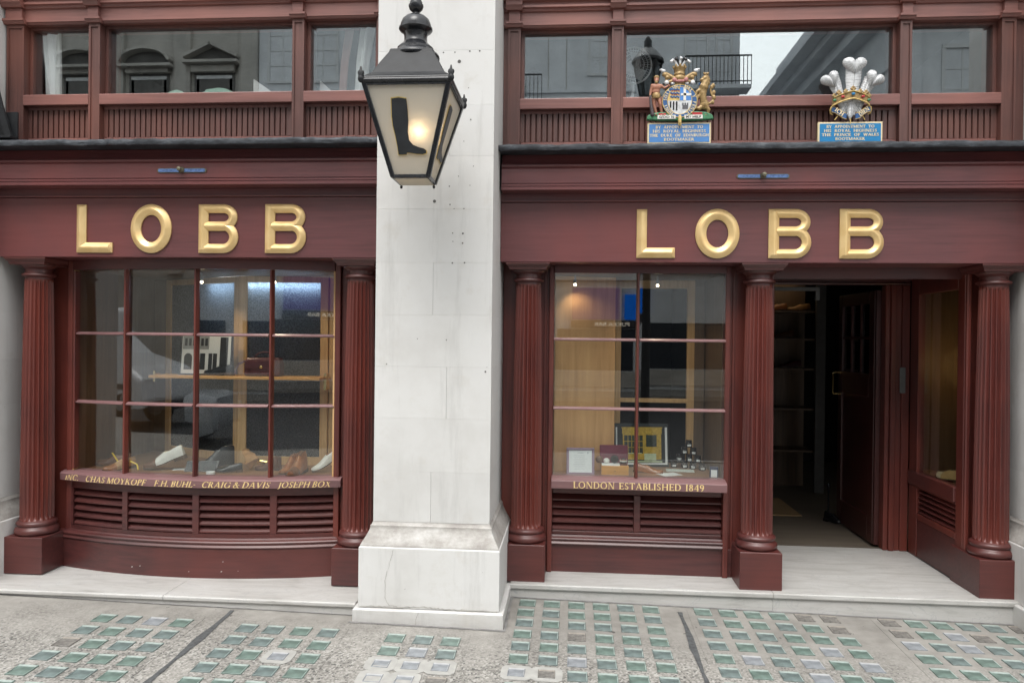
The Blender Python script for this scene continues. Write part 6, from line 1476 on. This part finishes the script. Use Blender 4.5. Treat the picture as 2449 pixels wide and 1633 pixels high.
# ------------------------------------------------------------------ across the street (seen in the panes)
grey_st = plain('opposite_grey_stone', (.66, .68, .70), .8, 0, .12, scale=1.4)
brown_st = plain('opposite_brown_stone', (.42, .40, .365), .8, 0, .2, scale=1.2)
pale_st = plain('opposite_pale_stone', (.50, .50, .49), .8, 0, .12, scale=1.4)
dark_st = plain('opposite_dark_stone', (.13, .125, .118), .85, 0, .25, scale=2)  # darker tone that sets pediments and window surrounds off from the wall
dkwin = plain('opposite_dark_pane', (.025, .03, .04), .25, 0, .2, spec=.3)
wframe = plain('opposite_white_frame', (.62, .63, .63), .5, 0, .05)
YB = -22.0
def opp_window(t, x, z, w, h, y, cols=2, rows=3, name='window'):
    m = MB(); m.box(x-w/2-.10, x+w/2+.10, y-.02, y+.06, z-.10, z); m.box(x-w/2-.10, x-w/2, y-.02, y+.05, z, z+h); m.box(x+w/2, x+w/2+.10, y-.02, y+.05, z, z+h); m.box(x-w/2-.10, x+w/2+.10, y-.02, y+.07, z+h, z+h+.12)
    for i in range(1, cols): m.box(x-w/2+w*i/cols-.025, x-w/2+w*i/cols+.025, y-.015, y+.02, z, z+h)
    for j in range(1, rows): m.box(x-w/2, x+w/2, y-.015, y+.018, z+h*j/rows-.02, z+h*j/rows+.02)
    f = put(m, name, wframe, parent=t)
    put(MB().box(x-w/2, x+w/2, y-.16, y-.03, z, z+h), 'pane', dkwin, parent=f)
# 1: dark classical block
t = thing('opposite_building', (-20, YB, -.16), 'dark brown classical building with pedimented windows across the street, mirrored in the upper window', 'building', 'buildings across the street')
put(MB().box(-95, -11.55, YB-9, YB, -.16, 20), 'wall', brown_st, parent=t)
for x in (-16.9, -14.35, -11.85, -19.4, -22, -24.6): put(MB().pz([(x-.33, YB+.001), (x-.33, YB+.18), (x-.2, YB+.26), (x+.2, YB+.26), (x+.33, YB+.18), (x+.33, YB+.001)], 4.2, 15.0), 'pilaster', brown_st, parent=t)
put(MB().px([(YB+.001, 15.0), (YB+.5, 15.05), (YB+.5, 15.6), (YB+1.0, 16.2), (YB+1.0, 16.6), (YB+.001, 16.6)], -34, -11.5), 'cornice', brown_st, parent=t)
for i, x in enumerate((-15.65, -13.15, -18.2, -20.7, -23.3)):
    opp_window(t, x, 9.3, 1.15, 1.75, YB)
    w = .95
    if i % 2 == 0:
        ap = [(x-w, 11.52), (x+w, 11.52), (x+w, 11.62)]+[(x+w*.95*math.cos(R(a)), 11.62+.48*math.sin(R(a))) for a in range(10, 171, 16)]+[(x-w, 11.62)]
    else: ap = [(x-w, 11.62), (x+w, 11.62), (x+w, 11.74), (x, 12.22), (x-w, 11.74)]
    zc_ = sum(p[1] for p in ap)/len(ap)
    put(MB().py(ap, YB+.002, YB+.16), 'pediment', dark_st, parent=t)
    hood = MB(); edge = [(x+(q[0]-x)*1.10, q[1]+.05) for q in ap[2:]] if i % 2 else [(x+(q[0]-x)*1.06, q[1]+.05) for q in ap[2:]]
    for (xa, za), (xb, zb) in zip(edge, edge[1:]): hood.quad((xa, YB+.5, za), (xb, YB+.5, zb), (xb, YB+.0015, zb), (xa, YB+.0015, za), .09 if False else -.10)
    hood.box(x-w*1.08, x+w*1.08, YB+.0012, YB+.5, ap[0][1]-.10, ap[0][1]-.003)
    put(hood, 'pediment_moulding', brown_st, parent=t)
    put(MB().box(x-w*.80, x+w*.80, YB+.0025, YB+.05, 9.2, 11.25), 'window_surround', dark_st, parent=t)
    put(MB().box(x-w*.86, x+w*.86, YB+.003, YB+.25, 11.26, 11.50), 'window_frieze', brown_st, parent=t)
    opp_window(t, x, 4.6, 1.15, 2.2, YB)
# 2: grey block
t = thing('opposite_building', (-3, YB, -.16), 'tall grey stone building with balconies across the street, mirrored in the upper windows', 'building', 'buildings across the street')
put(MB().box(-11.5, 5.80, YB-9, YB, -.16, 21), 'wall', grey_st, parent=t)
for x in (-10.6, -9.1, -5.2, -3.2): opp_window(t, x, 10.95, .95, 2.2, YB, 2, 4)
for x in (.9, 4.30, 5.25): opp_window(t, x, 10.6 if x > 2 else 11.2, .68 if x < 5 else .42, 2.3, YB, 2, 4)
for x in (-9.8, -6.6, -3.4, .5, 3.6): opp_window(t, x, 6.2, 1.0, 2.3, YB, 2, 4)
for z in (10.3, 10.5): put(MB().box(-11.5, 2.2, YB+.001, YB+.10, z, z+.07), 'string_course', grey_st, parent=t)
for x in (-.95, -.30): put(MB().box(x-.01, x+.01, YB+.001, YB+.02, 10.6, 14.5), 'panel_joint', brown_st, parent=t)
for x0, x1, z in ((3.8, 6.05, 10.55), (-2.4, -1.15, 10.0)):
    b_ = MB(); b_.box(x0, x1, YB+.002, YB+.75, z-.18, z-.05)
    put(b_, 'balcony_slab', grey_st, parent=t)
    r_ = MB(); r_.box(x0, x1, YB+.70, YB+.73, z+.92, z+.97); r_.box(x0, x1, YB+.70, YB+.73, z+.05, z+.08)
    nb = int((x1-x0)/.13)
    for i in range(nb+1): r_.box(x0+(x1-x0)*i/nb-.011, x0+(x1-x0)*i/nb+.011, YB+.705, YB+.727, z-.05, z+.95)
    put(r_, 'balcony_railing', ironm, parent=t, kind='stuff')
put(MB().box(-11.4, 5.7, YB+.001, YB+.25, 4.0, 4.35), 'shop_cornice', grey_st, parent=t)
put(MB().box(-11.4, 5.7, YB+.0015, YB+.12, .0, .55), 'shop_plinth', brown_st, parent=t)
for x in (-9.8, -6.4, -3.0, .7, 4.0): put(MB().box(x-1.4, x+1.4, YB+.002, YB+.05, .6, 2.25), 'shop_glass', dkwin, parent=t)
ss = thing('bar_sign', (.7, YB+.2, 2.35), 'purple and blue bar sign across the street, mirrored in the flat window', 'sign')
put(MB().box(-.17, 1.52, YB+.06, YB+.14, 2.60, 3.73), 'purple_panel', emit('backlit_purple', (.16, .08, .42), .32), parent=ss); put(MB().box(1.70, 2.55, YB+.06, YB+.14, 2.60, 3.50), 'blue_panel', emit('backlit_blue', (.01, .14, .65), .7), parent=ss)
put(MB().box(-.2, 2.6, YB+.06, YB+.12, 2.28, 2.56), 'name_board', plain('sign_dark', (.03, .025, .03), .4), parent=ss)
put(text_mb('PUKKA BAR', h=.14, w=1.24, ext=.01).xf(lambda p: Vector((1.25-p.x, YB+.125-p.y, 2.43+p.z))), 'lettering', emit('backlit_letters', (1, .9, .75), .8), parent=ss, kind='stuff')
# 3: corner building with deep cornice
t = thing('opposite_building', (14, -22, -.16), 'pale corner building with a deep eaves cornice across the street, mirrored beside the sky', 'building', 'buildings across the street')
put(MB().box(9.1, 95, -27.2, -17.0, -.16, 11.1), 'wall', grey_st, parent=t)
put(MB().box(8.6, 26.4, -27.7, -16.5, 11.1, 11.5), 'bed_moulding', grey_st, parent=t); put(MB().box(8.2, 26.4, -28.1, -16.1, 11.5, 11.75), 'cornice', grey_st, parent=t); put(MB().box(7.75, 26.4, -28.5, -15.7, 11.75, 12.05), 'cornice', grey_st, parent=t); put(MB().box(8.5, 26, -27.6, -16.6, 12.05, 13.2), 'parapet', grey_st, parent=t)
put(MB().box(9.02, 9.099, -27, -17.1, 9.6, 9.85), 'string_course', grey_st, parent=t)
for x in (10.9, 12.9, 14.9, 17): opp_window(t, x, 7.7, .95, 2.3, -17.0, 2, 4)
for x in (9.5, 11.9, 13.9, 16): put(MB().box(x-.22, x+.22, -16.999, -16.86, 4.2, 11.09), 'pilaster', grey_st, parent=t)
put(MB().box(9.101, 26, -16.9985, -16.9, 7.15, 7.4), 'string_course', grey_st, parent=t)
for y in (-18.6, -21, -23.4, -25.6): put(MB().box(9.04, 9.099, y-.5, y+.5, 6.2, 8.6), 'window', dkwin, parent=t)
# street lamp opposite the flat window
t = thing('street_lamp', (1.13, KERB+.3, -.16), 'tall black street lamp on the kerb, mirrored in the upper window beside the fan', 'street lamp')
lx, ly = 1.13, KERB+.3
put(MB().lathe([(.14, 0), (.14, .5), (.07, .6), (.06, 3), (.045, 5.3), (.08, 5.38), (.05, 5.45), (.04, 5.6)], (lx, ly, -.16), 14), 'post', ironm, parent=t, smooth=40)
put(MB().lathe([(.10, 5.62), (.21, 6.14)], (lx, ly, -.16), 6), 'lamp_glass', glass_dk, parent=t)
for q in range(6):
    c, s_ = math.cos(math.pi*q/3), math.sin(math.pi*q/3); put(MB().tube([(lx+.11*c, ly+.11*s_, 5.45), (lx+.22*c, ly+.22*s_, 5.98)], .014, 6), 'glazing_rib', ironm, parent=t)
put(MB().lathe([(.12, 5.56), (.12, 5.62)], (lx, ly, -.16), 6), 'lamp_base', ironm, parent=t); put(MB().lathe([(.25, 6.14), (.25, 6.18), (.12, 6.34), (.06, 6.38), (.06, 6.48), (.02, 6.55)], (lx, ly, -.16), 12), 'lamp_hood', ironm, parent=t, smooth=30)
# white van parked at the kerb
VX = -4.6
t = thing('parked_van', (-8.2+VX, -9.1, -.3), 'white panel van parked along the kerb, mirrored in the bow window', 'van')
vy0, vy1 = -10.1, -8.2; gz = -.30
_put = put
def put(mb, *a, **k): return _put(mb.xf(lambda p: p+Vector((VX, 0, 0))), *a, **k)
vw = plain('van_white_paint', (.70, .72, .74), .25, 0, .03, coat=.5)
def vsec(y, k): return y
side = [(-12.6, .45), (-12.6, 2.2), (-12.4, 2.45), (-7.6, 2.5), (-7.1, 2.38), (-6.2, 1.62), (-5.35, 1.38), (-5.0, 1.15), (-4.92, .75), (-4.95, .45)]
put(MB().loft([[(x, vy0, gz+z) for x, z in side], [(x, vy0+.10, gz+z+.03) for x, z in side], [(x, vy1-.12, gz+z+.03) for x, z in side], [(x, vy1, gz+z*(.985)) for x, z in side]]), 'body', vw, parent=t, bevel=.05, seg=3)
put(MB().py([(-7.55, 1.35), (-7.55, 2.1), (-7.25, 2.15), (-7.0, 2.02), (-6.35, 1.50), (-6.35, 1.35)], vy1+.001, vy1+.012).xf(lambda p: p+Vector((0, 0, gz))), 'side_window', dkwin, parent=t)
put(MB().quad((-7.08, vy0+.15, 2.03), (-7.08, vy1-.15, 2.03), (-6.22, vy1-.12, 1.32), (-6.22, vy0+.12, 1.32), .02), 'windscreen', dkwin, parent=t)
put(MB().box(-7.72, -7.70, vy1+.001, vy1+.006, gz+.5, gz+2.2), 'door_seam', blackm, parent=t); put(MB().box(-6.20, -6.18, vy1+.001, vy1+.006, gz+.5, gz+1.5), 'door_seam', blackm, parent=t)
put(MB().box(-7.60, -7.35, vy1+.002, vy1+.03, gz+1.13, gz+1.19), 'door_handle', blackm, parent=t)
put(MB().box(-12.5, -5.1, vy1+.002, vy1+.035, gz+.62, gz+.74), 'rub_strip', plain('grey_trim', (.06, .06, .065), .6), parent=t)
put(MB().box(-6.35, -6.15, vy1+.02, vy1+.24, gz+1.42, gz+1.78), 'wing_mirror', blackm, parent=t, bevel=.04, seg=2)
put(MB().box(-4.97, -4.88, vy0+.1, vy1-.1, gz+.40, gz+.72), 'bumper', plain('grey_bumper', (.05, .05, .055), .6), parent=t, bevel=.03)
for yy in (vy0+.12, vy1-.34): put(MB().box(-5.16, -4.985, yy, yy+.22, gz+.95, gz+1.18), 'headlight', wframe, parent=t, bevel=.03)
for wx in (-6.0, -11.2):
    for wy in (vy0+.02, vy1-.24):
        w_ = put(MB().lathe([(.20, 0), (.33, .01), (.34, .05), (.34, .19), (.33, .23), (.20, .24)], n=28).xf(lambda p: Vector((wx+p.x, wy+p.z, gz+.34+p.y))), 'wheel', blackm, parent=t, smooth=40)
        put(MB().lathe([(.03, -.005), (.19, -.002), (.195, .01), (.195, .23), (.19, .242), (.03, .246)], n=20).xf(lambda p: Vector((wx+p.x, wy+p.z, gz+.34+p.y))), 'rim', steel, parent=w_)

put = _put
# silver car parked in front of the van
t = thing('parked_car', (-6.6, -9.0, -.3), 'silver hatchback car parked before the white van along the kerb, mirrored in the bow window', 'car')
cx0, yN, yF = -8.7, -8.15, -9.85; yc = (yN+yF)/2
carm = plain('silver_car_paint', (.52, .55, .58), .22, .35, .03, coat=.6)
def csec(x, zb, zt, w0, w1, sh): return [(x, yc-w0, gz+zb), (x, yc+w0, gz+zb), (x, yc+w0*1.02, gz+sh*.6), (x, yc+w0, gz+sh), (x, yc+w1, gz+zt), (x, yc-w1, gz+zt), (x, yc-w0, gz+sh), (x, yc-w0*1.02, gz+sh*.6)]
put(MB().loft([csec(cx0+d, zb, zt, w0, w1, sh) for d, zb, zt, w0, w1, sh in ((0, .45, .62, .70, .66, .55), (.06, .28, .86, .80, .76, .75), (.35, .22, 1.0, .84, .78, .92), (.95, .20, 1.02, .85, .80, .95), (1.25, .20, 1.05, .85, .80, .97), (2.9, .20, 1.05, .85, .80, .97), (3.7, .22, 1.04, .85, .78, .95), (3.95, .30, .98, .80, .72, .85), (4.02, .42, .70, .72, .68, .60))]), 'body', carm, parent=t, smooth=35, bevel=.02, seg=2)
put(MB().loft([[(cx0+x, yc+s_*w, gz+z) for x, s_, w, z in ((a, -1, w0, z0), (b, -1, w0, z0), (b, 1, w0, z0), (a, 1, w0, z0))] for a, b, w0, z0 in ((.45, 3.0, .79, 1.045), (.72, 2.45, .66, 1.42), (.95, 2.1, .58, 1.50))]), 'cabin', carm, parent=t, smooth=25, bevel=.03, seg=2)
put(MB().quad((cx0+.62, yc+.765, gz+1.09), (cx0+2.72, yc+.765, gz+1.09), (cx0+2.35, yc+.665, gz+1.38), (cx0+.80, yc+.665, gz+1.38), -.012), 'side_window', dkwin, parent=t)
put(MB().quad((cx0+2.98, yc-.66, gz+1.08), (cx0+2.98, yc+.66, gz+1.08), (cx0+2.47, yc+.58, gz+1.40), (cx0+2.47, yc-.58, gz+1.40), .012), 'windscreen', dkwin, parent=t)
for wx in (cx0+.75, cx0+3.3):
    for wy in (yN-.10, yF-.08):
        w_ = put(MB().lathe([(.18, 0), (.29, .01), (.30, .04), (.30, .15), (.29, .18), (.18, .19)], n=26).xf(lambda p: Vector((wx+p.x, wy+p.z, gz+.30+p.y))), 'wheel', blackm, parent=t, smooth=40)
        put(MB().lathe([(.03, -.004), (.175, -.002), (.178, .01), (.178, .18), (.175, .192), (.03, .195)], n=18).xf(lambda p: Vector((wx+p.x, wy+p.z, gz+.30+p.y))), 'rim', steel, parent=w_)
for yy in (yN-.30, yF+.10): put(MB().box(cx0+3.90, cx0+4.0, yy, yy+.20, gz+.72, gz+.85), 'headlight', wframe, parent=t, bevel=.02)
put(MB().box(cx0+1.80, cx0+1.95, yN+.005, yN+.02, gz+.88, gz+.91), 'door_handle', blackm, parent=t)
